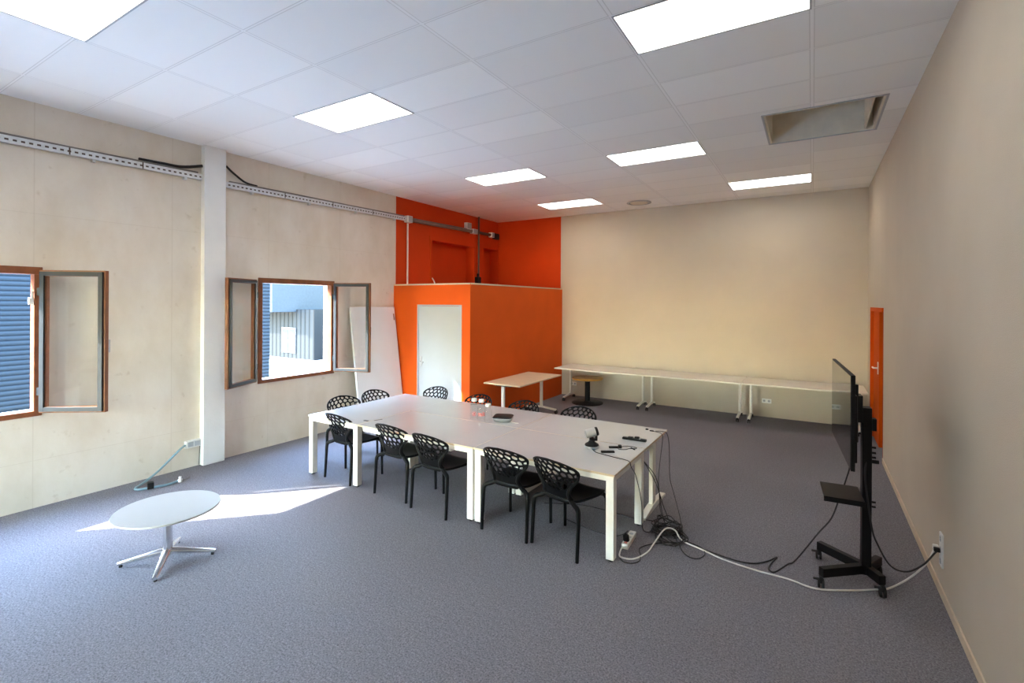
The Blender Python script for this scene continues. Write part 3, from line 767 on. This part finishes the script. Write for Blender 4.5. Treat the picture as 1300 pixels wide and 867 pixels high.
# ------------------------------------------------------------------ round pedestal table by the window
t = thing('round_table', (-4.47, 1.91, 0), 0, 'low round white table on a chrome four-star base', 'table')
MB().lathe([(0.335, 0.408), (0.362, 0.416), (0.366, 0.424), (0.362, 0.431), (0.0001, 0.431)], 64).build('tabletop', 'round_top', t)
MB().lathe([(0.036, 0.05), (0.034, 0.16), (0.031, 0.40), (0.075, 0.402), (0.075, 0.409)], 28).build('column', 'chrome', t)
for k in range(4):
    a = R(50 + 90*k + (3 if k % 2 else 0))
    M = Matrix.Rotation(a, 4, 'Z')
    mb = MB(); pts = [M @ Vector(p) for p in ((0.0, 0, 0.085), (0.06, 0, 0.078), (0.20, 0, 0.052), (0.335, 0, 0.027))]
    mb.tube(pts, [0.034, 0.032, 0.026, 0.018], 12, flat=0.75)
    lg = mb.build('leg', 'chrome', t)
    MB().lathe([(0.012, 0.0), (0.012, 0.02)], 12, Matrix.Translation(M @ Vector((0.315, 0, 0)))).build('glide', 'black_rubber', lg)

# ------------------------------------------------------------------ flip-top tables on castors
def fliptop(lx, ly, topmat, loc, rz, label, group, overh, back):
    """tabletop lx long, ly deep; T-legs on castors; front edge is -y"""
    t = thing('folding_table', loc, rz, label, 'table', group)
    MB().box(-lx/2, lx/2, -ly/2, ly/2, 0.715, 0.74).build('tabletop', topmat, t, bevel=0.003)
    fr = MB(); fr.box(-lx/2+0.1, lx/2-0.1, back-0.02, back+0.02, 0.672, 0.715)
    for s in (-1, 1): fr.box(s*(lx/2-0.085)-0.03, s*(lx/2-0.085)+0.03, back-0.16, back+0.16, 0.69, 0.715)
    fr.build('tilt_frame', 'black_metal', t, bevel=0.002)
    for s in (-1, 1):
        x = s*(lx/2-0.085)
        lg = MB(); lg.box(x-0.02, x+0.02, back-0.028, back+0.028, 0.10, 0.69)
        lg = lg.build('leg', 'white_metal', t, bevel=0.006)
        MB().beam((x, -overh, 0.078), (x, back, 0.108), 0.042, 0.03).beam((x, back, 0.108), (x, ly/2-0.03, 0.078), 0.042, 0.03).build('foot', 'white_metal', lg, bevel=0.004)
        for yy in (-overh, ly/2-0.03):
            mb = MB()
            for q in (-0.016, 0.016): mb.lathe([(0.020, -0.007), (0.031, -0.006), (0.031, 0.006), (0.020, 0.007)], 20, Matrix.Translation((x+q, yy, 0.031)) @ Matrix.Rotation(PI/2, 4, 'Y'))
            mb.box(x-0.01, x+0.01, yy-0.018, yy+0.018, 0.04, 0.072)
            mb.build('castor', 'black_rubber', lg)
    return t
G = 'tables in a row along the back wall'
BY = (9.13+9.97)/2
fliptop(1.79, 0.84, 'grey_laminate', (-3.755, BY, 0), 0, 'long white castor table at the left end of the back wall row', G, 0.13, 0.22)
fliptop(1.80, 0.84, 'grey_laminate', (-1.95, BY, 0), 0, 'long white castor table in the middle of the back wall row', G, 0.13, 0.22)
fliptop(1.78, 0.84, 'grey_laminate', (-0.145, BY, 0), 0, 'long white castor table at the right end of the back wall row', G, 0.13, 0.22)
fliptop(1.52, 0.73, 'birch', (-4.45, 7.565, 0), R(90), 'small birch-topped castor table against the orange cabin', None, 0.30, 0.02)

# low round table under the back row
t = thing('round_low_table', (-4.05, 9.50, 0), 0, 'low round yellow wooden table on a black pedestal under the back row', 'table')
MB().lathe([(0.30, 0.50), (0.322, 0.508), (0.325, 0.53), (0.318, 0.538), (0.0001, 0.538)], 48).build('tabletop', 'yellow_wood', t)
MB().lathe([(0.055, 0.03), (0.055, 0.48), (0.16, 0.482), (0.16, 0.502)], 28).build('column', 'black_metal', t)
MB().lathe([(0.325, 0.0), (0.33, 0.012), (0.30, 0.024), (0.08, 0.034), (0.06, 0.05)], 48).build('base', 'black_metal', t)

# wall outlets
def outlet(name, loc, axis, label, n, w=0.08):
    t = thing(name, loc, 0, label, 'wall outlet')
    M = {'y': Matrix.Rotation(PI/2, 4, 'X'), 'x': Matrix.Rotation(-PI/2, 4, 'Z') @ Matrix.Rotation(PI/2, 4, 'X')}[axis]
    W = w*n/2
    MB().box(-W, W, -0.042, 0.042, 0, 0.012, M).build('plate', 'white_plastic', t, bevel=0.003)
    for k in range(n):
        so_k = MB().lathe([(0.022, 0.012), (0.022, 0.0135)], 20, M @ Matrix.Translation((-W+w*(k+0.5), 0, 0))).build('socket', 'white_paint', t)
        for q in (-0.009, 0.009): MB().lathe([(0.003, 0.0135), (0.003, 0.0145)], 8, M @ Matrix.Translation((-W+w*(k+0.5)+q, 0, 0))).build('socket_hole', 'dark_void', so_k)
    return t
outlet('wall_outlet', (-0.72, YB, 0.30), 'y', 'white double outlet on the back wall below the right-hand table', 2)
outlet('wall_outlet', (-4.66, YB, 0.27), 'y', 'white outlet on the back wall beside the low round table', 2)
t = outlet('wall_outlet', (XR, 4.58, 0.335), 'x', 'white outlet low on the right wall with two plugs in it', 3)
t.rotation_euler = (0, 0, 0)
for q in t.children: q.matrix_local = Matrix.Rotation(PI/2, 4, 'X') @ q.matrix_local

# ------------------------------------------------------------------ television on a wheeled stand
ts = thing('television_stand', (0.28, 4.49, 0), R(3.7), 'black wheeled television stand near the right wall', 'tv stand')
MB().box(0.045, 0.105, -0.045, 0.045, 0.08, 1.33).build('column', 'black_metal', ts, bevel=0.004)
for k, (wx, wy) in enumerate(((-0.21, 0.245), (-0.23, -0.225), (0.155, -0.15), (0.185, 0.185))):
    lg = MB().beam((0.075, 0.0, 0.115), (wx, wy, 0.115), 0.05, 0.065).build('leg', 'black_metal', ts, bevel=0.004)
    mb = MB()
    for q in (-0.014, 0.014): mb.lathe([(0.02, -0.008), (0.034, -0.006), (0.034, 0.006), (0.02, 0.008)], 20, Matrix.Translation((wx+q, wy, 0.034)) @ Matrix.Rotation(PI/2, 4, 'Y'))
    mb.box(wx-0.012, wx+0.012, wy-0.02, wy+0.02, 0.04, 0.085); mb.box(wx-0.05, wx-0.015, wy-0.008, wy+0.012, 0.055, 0.064)
    mb.build('castor', 'black_rubber', lg)
mb = MB(); mb.box(-0.21, 0.045, -0.175, 0.165, 0.655, 0.668); mb.box(-0.21, 0.045, -0.175, -0.168, 0.63, 0.668)
mb.build('shelf', 'black_metal', ts, bevel=0.002)
mb = MB()
mb.box(-0.002, 0.045, -0.06, 0.06, 1.22, 1.42); mb.box(0.105, 0.135, -0.03, 0.03, 1.16, 1.25)
for s in (-1, 1): mb.box(-0.02, 0.0, s*0.17-0.02, s*0.17+0.02, 1.10, 1.52)
mb.box(-0.02, -0.002, -0.19, 0.19, 1.26, 1.34)
mb.build('screen_mount', 'black_metal', ts, bevel=0.002)
for z in (1.03, 0.99, 0.955, 0.62, 0.585): MB().tube([(0.105, 0.0, z), (0.135, 0.0, z)], 0.008, 8).build('bolt', 'black_plastic', ts)
MB().tube([(0.105, -0.02, 0.93), (0.15, -0.02, 0.93)], 0.014, 10).build('clamp_knob', 'black_plastic', ts)
tv = thing('television', (0.20, 4.44, 1.0), R(3.7), 'large flat black television mounted on the stand, screen edge-on', 'television')
MB().box(-0.012, 0.012, -0.555, 0.555, 0.0, 0.635).build('panel', 'black_plastic', tv, bevel=0.002)
MB().box(-0.0145, -0.0122, -0.549, 0.549, 0.008, 0.629).build('screen', 'screen_black', tv)
MB().box(0.012, 0.042, -0.42, 0.42, 0.02, 0.48).box(0.042, 0.055, -0.2, 0.2, 0.06, 0.40).build('rear_housing', 'black_plastic', tv, bevel=0.008)

# ------------------------------------------------------------------ things on the tables
def bottle(x, y, label, deco, rz):
    t = thing('glass_bottle', (x, y, TZ), rz, label, 'bottle', 'clear bottles on the far tables')
    MB().lathe([(0.040, 0.0), (0.044, 0.006), (0.046, 0.02), (0.046, 0.15), (0.042, 0.172), (0.031, 0.195), (0.027, 0.205), (0.027, 0.214)], 32).build('body', 'bottle_glass', t)
    MB().lathe([(0.030, 0.2145), (0.032, 0.218), (0.032, 0.246), (0.030, 0.25)], 28).build('cap', 'white_plastic', t)
    if deco == 'disc':
        mb = MB(); n = 24; vs = []
        for rr in (0.024, 0.017):
            for k in range(n):
                a = 2*PI*k/n; u, v = rr*math.cos(a), 0.075+rr*1.15*math.sin(a); th_ = u/0.0468
                vs.append((0.0468*math.sin(th_), -0.0468*math.cos(th_), v))
        mb.add(vs, [(k, (k+1) % n, (k+1) % n+n, k+n) for k in range(n)])
        o = len(vs)
        for k in range(n):
            a = 2*PI*k/n; u, v = 0.011*math.cos(a), 0.075+0.013*math.sin(a); th_ = u/0.0468
            mb.add([(0.0468*math.sin(th_), -0.0468*math.cos(th_), v)], [])
        mb.f.append(list(range(o, o+n))); mb.smooth.append(False)
        mb.build('printed_emblem', 'red_print', t, fix=False)
    elif deco == 'text':
        cu = bpy.data.curves.new('text', 'FONT'); cu.body = 'mit'; cu.size = 0.075; cu.offset = 0.0022; cu.align_x = 'CENTER'; cu.resolution_u = 3
        to = bpy.data.objects.new('text', cu); col.objects.link(to)
        bpy.context.view_layer.update()
        me = bpy.data.meshes.new_from_object(to.evaluated_get(bpy.context.evaluated_depsgraph_get()))
        bpy.data.objects.remove(to)
        for v in me.vertices:
            th_ = v.co.x/0.0468; zz = v.co.y+0.062
            v.co = Vector((0.0468*math.sin(th_), -0.0468*math.cos(th_), zz))
        me.materials.clear(); me.materials.append(MATS['red_print'])
        o = bpy.data.objects.new('printed_lettering', me); col.objects.link(o); o.parent = t
    return t
bottle(-3.428, 4.654, 'clear bottle with white cap and round red emblem, leftmost of three', 'disc', R(38))
bottle(-3.318, 4.648, 'clear bottle with white cap and red lettering, middle of three', 'text', R(38))
bottle(-3.205, 4.625, 'shorter unprinted bottle with white cap, rightmost of three', None, R(30)).scale = (1, 1, 0.86)

t = thing('conference_speaker', (-3.10, 4.78, TZ), R(22), 'flat square black and silver conference speaker on the far middle table', 'speaker')
def rsq(a, r_, n=6):
    out = []
    for cx_, cy_, a0 in ((a-r_, a-r_, 0), (-a+r_, a-r_, 90), (-a+r_, -a+r_, 180), (a-r_, -a+r_, 270)):
        for k in range(n+1): out.append((cx_+r_*math.cos(R(a0+90*k/n)), cy_+r_*math.sin(R(a0+90*k/n))))
    return out
def loft(rings):
    mb = MB(); n = len(rings[0][0]); vs = []; fs = []
    for poly, z in rings: vs += [(x, y, z) for x, y in poly]
    for i in range(len(rings)-1):
        for j in range(n): a, b = i*n+j, i*n+(j+1) % n; fs.append((a, b, b+n, a+n))
    fs.append(tuple(reversed(range(n)))); fs.append(tuple(range((len(rings)-1)*n, len(rings)*n)))
    return mb.add(vs, fs, True)
loft([(rsq(0.080, 0.03), 0.0), (rsq(0.100, 0.04), 0.014), (rsq(0.115, 0.045), 0.042), (rsq(0.112, 0.045), 0.048)]).build('base', 'silver', t)
loft([(rsq(0.112, 0.045), 0.048), (rsq(0.112, 0.045), 0.054), (rsq(0.104, 0.04), 0.060)]).build('grille', 'black_plastic', t)
MB().lathe([(0.025, 0.060), (0.025, 0.0615)], 24).build('control_ring', 'alu_dark', t)
MB().tube(cat([(0.10, -0.05, 0.006), (0.15, -0.09, 0.004), (0.20, -0.10, 0.004)]), 0.003, 6).build('cable', 'cable_white', t)

# conference camera
t = thing('conference_camera', (-1.804, 4.344, TZ), R(35), 'silver and black swivel conference camera on the near right table', 'camera')
MB().lathe([(0.060, 0.0), (0.062, 0.006), (0.060, 0.022)], 32).build('base', 'silver', t)
MB().lathe([(0.060, 0.022), (0.058, 0.032), (0.030, 0.050), (0.024, 0.062)], 32).build('turntable', 'black_plastic', t)
mb = MB(); mb.box(-0.018, 0.018, -0.012, 0.03, 0.055, 0.09); mb.box(0.030, 0.046, -0.022, 0.022, 0.07, 0.14); mb.box(-0.01, 0.046, -0.022, 0.022, 0.062, 0.082)
mb.build('arm', 'black_plastic', t, bevel=0.006)
Mh = Matrix.Translation((-0.005, 0, 0.128)) @ Matrix.Rotation(R(76), 4, 'Y')
t.scale = (1.12, 1.12, 1.12)
hd_ = MB().lathe([(0.030, -0.052), (0.036, -0.046), (0.037, 0.036)], 28, Mh).build('head', 'silver', t)
MB().lathe([(0.0375, 0.036), (0.038, 0.052), (0.034, 0.058), (0.020, 0.058), (0.016, 0.052)], 28, Mh).build('lens', 'black_plastic', hd_)
MB().box(-0.012, 0.012, -0.09, -0.058, 0.004, 0.016).build('plug', 'hose_blue', t, bevel=0.002)

def bar(name, p, q, w, hgt, m, label, category, extra=None, z=TZ):
    p, q = Vector((p[0], p[1], 0)), Vector((q[0], q[1], 0)); c = (p+q)/2; l = (q-p).length; a = math.atan2(q.y-p.y, q.x-p.x)
    t = thing(name, (c.x, c.y, z), a, label, category)
    MB().box(-l/2, l/2, -w/2, w/2, 0, hgt).build('body', m, t, bevel=min(0.004, hgt/3))
    if extra: extra(t, l)
    return t
def buttons(t, l):
    for k in range(5): MB().box(-l*0.36+k*l*0.17, -l*0.36+k*l*0.17+0.008, -0.006, 0.006, 0.016, 0.0175).build('button', 'alu_dark', t)
bar('remote_control', (-1.673, 4.25), (-1.567, 4.316), 0.034, 0.016, 'black_plastic', 'small black remote control lying near the table edge', 'remote control', buttons)
def hubx(t, l):
    MB().box(-l*0.26, -l*0.06, -0.018, 0.016, 0.022, 0.032).build('plug', 'black_rubber', t, bevel=0.003)
    MB().box(l*0.02, l*0.2, -0.015, 0.018, 0.022, 0.040).build('plug', 'black_rubber', t, bevel=0.003)
    MB().box(l*0.22, l*0.27, -0.02, 0.02, 0.004, 0.0265).build('label_band', 'silver', t)
bar('power_hub', (-1.655, 4.80), (-1.415, 4.81), 0.042, 0.022, 'black_plastic', 'long black socket bar lying across the right table', 'socket bar', hubx)
t = thing('cable_adapter', (-1.61, 4.455, TZ), R(30), 'small black adapter with a coiled lead beside the remote control', 'adapter')
MB().box(-0.06, 0.03, -0.014, 0.014, 0, 0.016).build('body', 'black_plastic', t, bevel=0.003)
MB().box(0.03, 0.06, -0.02, 0.022, 0, 0.028).build('plug', 'black_rubber', t, bevel=0.004)
MB().tube(cat([(0.055, 0.0, 0.012), (0.11, 0.05, 0.004), (0.18, 0.03, 0.004), (0.20, -0.02, 0.004), (0.13, -0.03, 0.004), (0.09, -0.06, 0.004), (0.03, -0.06, 0.004), (0.02, -0.02, 0.005)]), 0.0028, 6).build('lead', 'cable_black', t)
bar('cable_connector', (-1.478, 4.525), (-1.428, 4.485), 0.012, 0.010, 'black_plastic', 'tiny black cable connector near the right table edge', 'connector')

# ------------------------------------------------------------------ cables
def cable(name, pts, r_, m, label, category='cable', n=8, sub=6):
    return tag(MB().tube(cat(pts, sub), r_, n).build(name, m), label, category)
z0 = TZ+0.004
cable('data_cable', [(-1.763, 4.262, z0+0.007), (-1.72, 4.225, z0+0.001), (-1.665, 4.205, z0), (-1.514, 4.17, z0), (-1.40, 4.15, z0), (-1.352, 4.11, z0), (-1.342, 4.12, TZ-0.04), (-1.338, 4.244, 0.562), (-1.335, 4.388, 0.302), (-1.335, 4.415, 0.184), (-1.330, 4.40, 0.08), (-1.31, 4.42, 0.010), (-1.22, 4.45, 0.012), (-1.15, 4.52, 0.02)], 0.0032, 'cable_black', 'thin black cable from the conference camera over the table end')
cable('data_cable', [(-1.469, 5.24, z0), (-1.40, 5.22, z0), (-1.352, 5.16, z0-0.001), (-1.338, 5.13, TZ-0.05), (-1.32, 4.972, 0.50), (-1.315, 4.90, 0.36), (-1.30, 4.87, 0.22), (-1.27, 4.80, 0.08), (-1.20, 4.68, 0.03), (-1.12, 4.56, 0.03)], 0.0032, 'cable_black', 'black cable hanging close to the table end from its far corner')
cable('data_cable', [(-1.447, 5.262, z0), (-1.385, 5.275, z0+0.002), (-1.33, 5.262, TZ), (-1.30, 5.24, 0.634), (-1.288, 5.225, 0.474), (-1.26, 5.13, 0.30), (-1.18, 4.97, 0.20), (-1.06, 4.70, 0.10), (-1.02, 4.597, 0.03), (-0.99, 4.50, 0.008), (-1.05, 4.42, 0.012)], 0.0032, 'cable_black', 'black cable hanging widest from the far corner of the table end')
bar('cable_plug', (-1.505, 5.24), (-1.462, 5.243), 0.016, 0.012, 'black_plastic', 'black cable plug at the far right table corner', 'plug')
bar('cable_plug', (-1.56, 5.275), (-1.53, 5.278), 0.016, 0.014, 'black_plastic', 'lone tiny black plug left of the corner cables', 'plug')
cable('power_lead', [(-1.46, 4.60, 0.655), (-1.43, 4.70, 0.58), (-1.33, 4.82, 0.40), (-1.29, 4.83, 0.25), (-1.24, 4.74, 0.10), (-1.17, 4.62, 0.02)], 0.004, 'cable_black', 'black lead from under the tables, nearest the leg')
cable('power_lead', [(-1.47, 4.61, 0.66), (-1.42, 4.72, 0.56), (-1.31, 4.78, 0.34), (-1.22, 4.72, 0.16), (-1.12, 4.60, 0.04), (-1.08, 4.50, 0.02)], 0.004, 'cable_black', 'black lead from under the tables, slanting into the cable heap')
cable('power_lead', [(-2.40, 4.50, 0.006), (-2.244, 4.578, 0.006), (-2.032, 4.663, 0.006), (-1.734, 4.669, 0.006), (-1.52, 4.64, 0.006), (-1.423, 4.66, 0.006), (-1.30, 4.68, 0.008), (-1.22, 4.64, 0.02)], 0.004, 'cable_black', 'black lead crossing the carpet under the tables')
cable('power_lead', [(-2.05, 4.28, 0.006), (-1.75, 4.20, 0.006), (-1.55, 4.19, 0.006), (-1.45, 4.21, 0.03), (-1.40, 4.22, 0.075)], 0.004, 'cable_black', 'black lead under the tables running into the power strip')
# the heap: several coils of their own
hr = random.Random(11)
def coil(cx_, cy_, rx, ry, turns, zb, zt, seed, tail):
    q = random.Random(seed); pts = []; n = int(turns*7)
    ph = q.uniform(0, 6); ang = q.uniform(0, PI)
    for k in range(n):
        a = ph+2*PI*k/7; s = q.uniform(0.72, 1.12); u, v = rx*s*math.cos(a), ry*s*math.sin(a)
        pts.append((cx_+u*math.cos(ang)-v*math.sin(ang)+q.uniform(-0.02, 0.02), cy_+u*math.sin(ang)+v*math.cos(ang)+q.uniform(-0.02, 0.02), q.uniform(zb, zt)))
    return pts+tail
cable('coiled_cable', coil(-1.11, 4.46, 0.19, 0.13, 3.3, 0.006, 0.05, 5, [(-0.97, 4.40, 0.02), (-0.99, 4.374, 0.006), (-0.938, 4.249, 0.006), (-0.864, 4.175, 0.006), (-0.792, 4.19, 0.006), (-0.762, 4.296, 0.006), (-0.811, 4.389, 0.006), (-0.92, 4.42, 0.012)]), 0.0042, 'cable_black', 'coiled black cable in the floor heap with a loop to the right')
cable('coiled_cable', coil(-1.14, 4.52, 0.15, 0.12, 4.2, 0.02, 0.08, 9, []), 0.0042, 'cable_black', 'tightly coiled black cable at the core of the floor heap')
cable('coiled_cable', coil(-1.16, 4.62, 0.17, 0.11, 3.0, 0.006, 0.05, 21, [(-1.26, 4.55, 0.01), (-1.27, 4.45, 0.008)]), 0.0042, 'cable_black', 'coiled black cable at the back of the floor heap by the table leg')
cable('coiled_cable', coil(-1.07, 4.36, 0.16, 0.09, 2.4, 0.006, 0.04, 33, [(-1.093, 4.312, 0.008), (-1.203, 4.212, 0.006), (-1.258, 4.098, 0.006), (-1.217, 3.987, 0.006), (-1.20, 3.90, 0.006), (-1.234, 3.834, 0.006), (-1.30, 3.815, 0.006), (-1.35, 3.86, 0.006)]), 0.0042, 'cable_black', 'black cable looping from the front of the floor heap to the table leg')
bar('power_brick', (-1.17, 4.50), (-1.06, 4.53), 0.05, 0.03, 'black_plastic', 'black power brick inside the cable heap', 'power brick', z=0.0)
cable('power_cable', [(-0.99, 4.44, 0.02), (-0.85, 4.385, 0.008), (-0.708, 4.35, 0.006), (-0.521, 4.318, 0.006), (-0.396, 4.348, 0.006), (-0.30, 4.449, 0.006), (-0.243, 4.556, 0.006), (-0.266, 4.456, 0.008), (-0.287, 4.346, 0.006), (-0.279, 4.298, 0.006), (-0.24, 4.296, 0.006), (-0.16, 4.479, 0.006), (-0.105, 4.52, 0.035), (0.05, 4.62, 0.25), (0.142, 4.70, 0.364), (0.198, 4.735, 0.53), (0.243, 4.72, 0.70), (0.262, 4.66, 0.83), (0.25, 4.56, 1.03)], 0.0055, 'cable_black', 'black cable from the floor heap rising to the television')
t = cable('power_cable', [(0.355, 4.46, 0.95), (0.345, 4.435, 0.80), (0.385, 4.43, 0.46), (0.42, 4.43, 0.34), (0.50, 4.46, 0.19), (0.60, 4.50, 0.155), (0.70, 4.54, 0.215), (0.775, 4.575, 0.31), (0.80, 4.58, 0.325)], 0.006, 'cable_black', 'black cable from the television stand to the right wall outlet')
tag(MB().box(0.765, XR-0.013, 4.565, 4.597, 0.315, 0.345).build('power_plug', 'black_plastic', bevel=0.006), 'black plug in the right wall outlet', 'plug')
wc = [(-1.385, 4.02, 0.02), (-1.38, 3.95, 0.008), (-1.349, 3.877, 0.007), (-1.246, 3.905, 0.007), (-1.181, 4.069, 0.008), (-1.17, 4.216, 0.02), (-1.122, 4.40, 0.085), (-1.04, 4.425, 0.085), (-0.975, 4.405, 0.02), (-0.805, 4.355, 0.009), (-0.605, 4.276, 0.007), (-0.37, 4.24, 0.007), (-0.152, 4.235, 0.007), (0.03, 4.20, 0.007), (0.254, 4.31, 0.007), (0.42, 4.42, 0.01), (0.50, 4.47, 0.02), (0.62, 4.53, 0.10), (0.72, 4.56, 0.22), (0.78, 4.63, 0.32)]
t = thing('extension_cord', (-1.372, 4.14, 0), 0, 'white extension cord with a socket strip, trailing across the carpet to the wall', 'extension cord')
o3 = Vector((-1.372, 4.14, 0))
MB().tube(cat([Vector(p)-o3 for p in wc]), 0.0065, 8).build('cord', 'cable_white', t)
Ms = Matrix.Rotation(R(3), 4, 'Z')
MB().box(-0.03, 0.03, -0.115, 0.165, 0, 0.045, Ms).build('socket_strip', 'cable_white', t, bevel=0.006)
for yy in (0.03, 0.10): MB().lathe([(0.019, 0.045), (0.019, 0.046)], 18, Ms @ Matrix.Translation((0, yy, 0))).build('socket', 'white_paint', t)
MB().box(-0.012, 0.012, -0.095, -0.075, 0.045, 0.049, Ms).build('switch', 'red_print', t)
MB().box(0.78-0.012+1.372, XR-0.013+1.372, 4.62-4.14, 4.65-4.14, 0.31, 0.345).build('plug', 'white_plastic', t, bevel=0.005)
tag(MB().lathe([(0.026, 0.047), (0.028, 0.055), (0.026, 0.095), (0.014, 0.105), (0.010, 0.112)], 20, Matrix.Translation((-1.375, 4.105, 0)) @ Matrix.Rotation(R(12), 4, 'X')).build('power_plug', 'black_plastic'), 'large black plug standing in the white socket strip', 'plug')

# ------------------------------------------------------------------ outside
struct(MB().box(-70, XL-WT, -40, 60, GZ-0.2, GZ).build('ground_outside', 'pale_concrete'), 'pale yard outside the windows')
b = tag(empty('building', (-13.1, 0, GZ)), 'blue ribbed metal building just outside the left window', 'building')
MB().box(-9, 0, -24, 8.10, 0, 7.6).build('wall', 'blue_cladding', b)
MB().box(-9.1, 0.08, -24.1, 8.18, 7.6, 7.72).build('roof_edge', 'blue_grey_shade', b)
b = tag(empty('building', (-26.0, 18.9, GZ)), 'pale grey building with ribbed ground floor beyond the middle window', 'building')
MB().box(-14, 0, 0, 9, 0, 3.1).build('wall', 'grey_cladding', b)
MB().box(-14, -2.1, -1.6, 9, 3.1, 8.0).build('upper_floor', 'pale_facade', b)
MB().box(-2.1, -1.75, -1.6, 9, 2.95, 8.0).build('side_wall', 'blue_grey_shade', b)
wdw = MB().box(-3.2, -1.75, -0.06, 0.0, 0.35, 1.95).build('window', 'alu_dark', b)
for i in range(2):
    for j in range(2): MB().box(-3.1+0.68*i, -3.1+0.68*i+0.60, -0.08, -0.06, 0.45+0.72*j, 0.45+0.72*j+0.66).build('pane', 'shutter', wdw)
b = tag(empty('building', (-19.5, 21.2, GZ)), 'white rendered block at the right of the middle window view', 'building')
MB().box(-5.2, 6, 0, 6, 0, 3.0).box(-5.25, 6.05, -0.05, 6.05, 3.0, 3.15).build('wall', 'white_render', b)
MB().box(0.4, 1.6, -0.04, 0, 1.0, 2.2).build('window', 'shutter', b)

# ------------------------------------------------------------------ light
w = bpy.data.worlds.new('world'); sc.world = w; w.use_nodes = True
nt = w.node_tree; bg = nt.nodes['Background']
sky = nt.nodes.new('ShaderNodeTexSky'); sky.sky_type = 'NISHITA'; sky.sun_disc = False
sky.sun_elevation = R(35); sky.sun_rotation = R(225); sky.altitude = 200; sky.air_density = 1.6; sky.dust_density = 0.6
tint = nt.nodes.new('ShaderNodeVectorMath'); tint.operation = 'MULTIPLY'; tint.inputs[1].default_value = (0.90, 0.985, 1.10)
L(nt, sky.outputs['Color'], tint.inputs[0]); L(nt, tint.outputs['Vector'], bg.inputs['Color']); bg.inputs['Strength'].default_value = 1.6
sd = bpy.data.lights.new('sun', 'SUN'); sd.energy = 7; sd.angle = R(0.6); sd.color = (1.0, 0.97, 0.92)
so_ = bpy.data.objects.new('sun', sd); col.objects.link(so_)
so_.rotation_euler = Vector((1, 1, -0.99)).to_track_quat('-Z', 'Y').to_euler()
so_.location = (-20, -14, 18)

# ------------------------------------------------------------------ camera
cam = bpy.data.cameras.new('camera'); co = bpy.data.objects.new('camera', cam); col.objects.link(co)
cam.sensor_width = 36; cam.lens = 616.74/1300*36; cam.clip_start = 0.05; cam.clip_end = 300
cam.shift_x = (650-660.89)/1300; cam.shift_y = (384.07-433.5)/1300
co.matrix_world = Matrix.Translation((0, 0, 2.106)) @ Matrix.Rotation(R(30.979), 4, 'Z') @ Matrix.Rotation(PI/2, 4, 'X') @ Matrix.Rotation(R(0.305), 4, 'Z')
sc.camera = co

vs = sc.view_settings
vs.view_transform = 'Standard'; vs.look = 'None'; vs.gamma = 1; vs.exposure = 3.15; vs.use_curve_mapping = False
sc.cycles.use_denoising = True
sc.cycles.max_bounces = 14; sc.cycles.diffuse_bounces = 8; sc.cycles.glossy_bounces = 4; sc.cycles.transparent_max_bounces = 16
sc.cycles.sample_clamp_indirect = 12.0
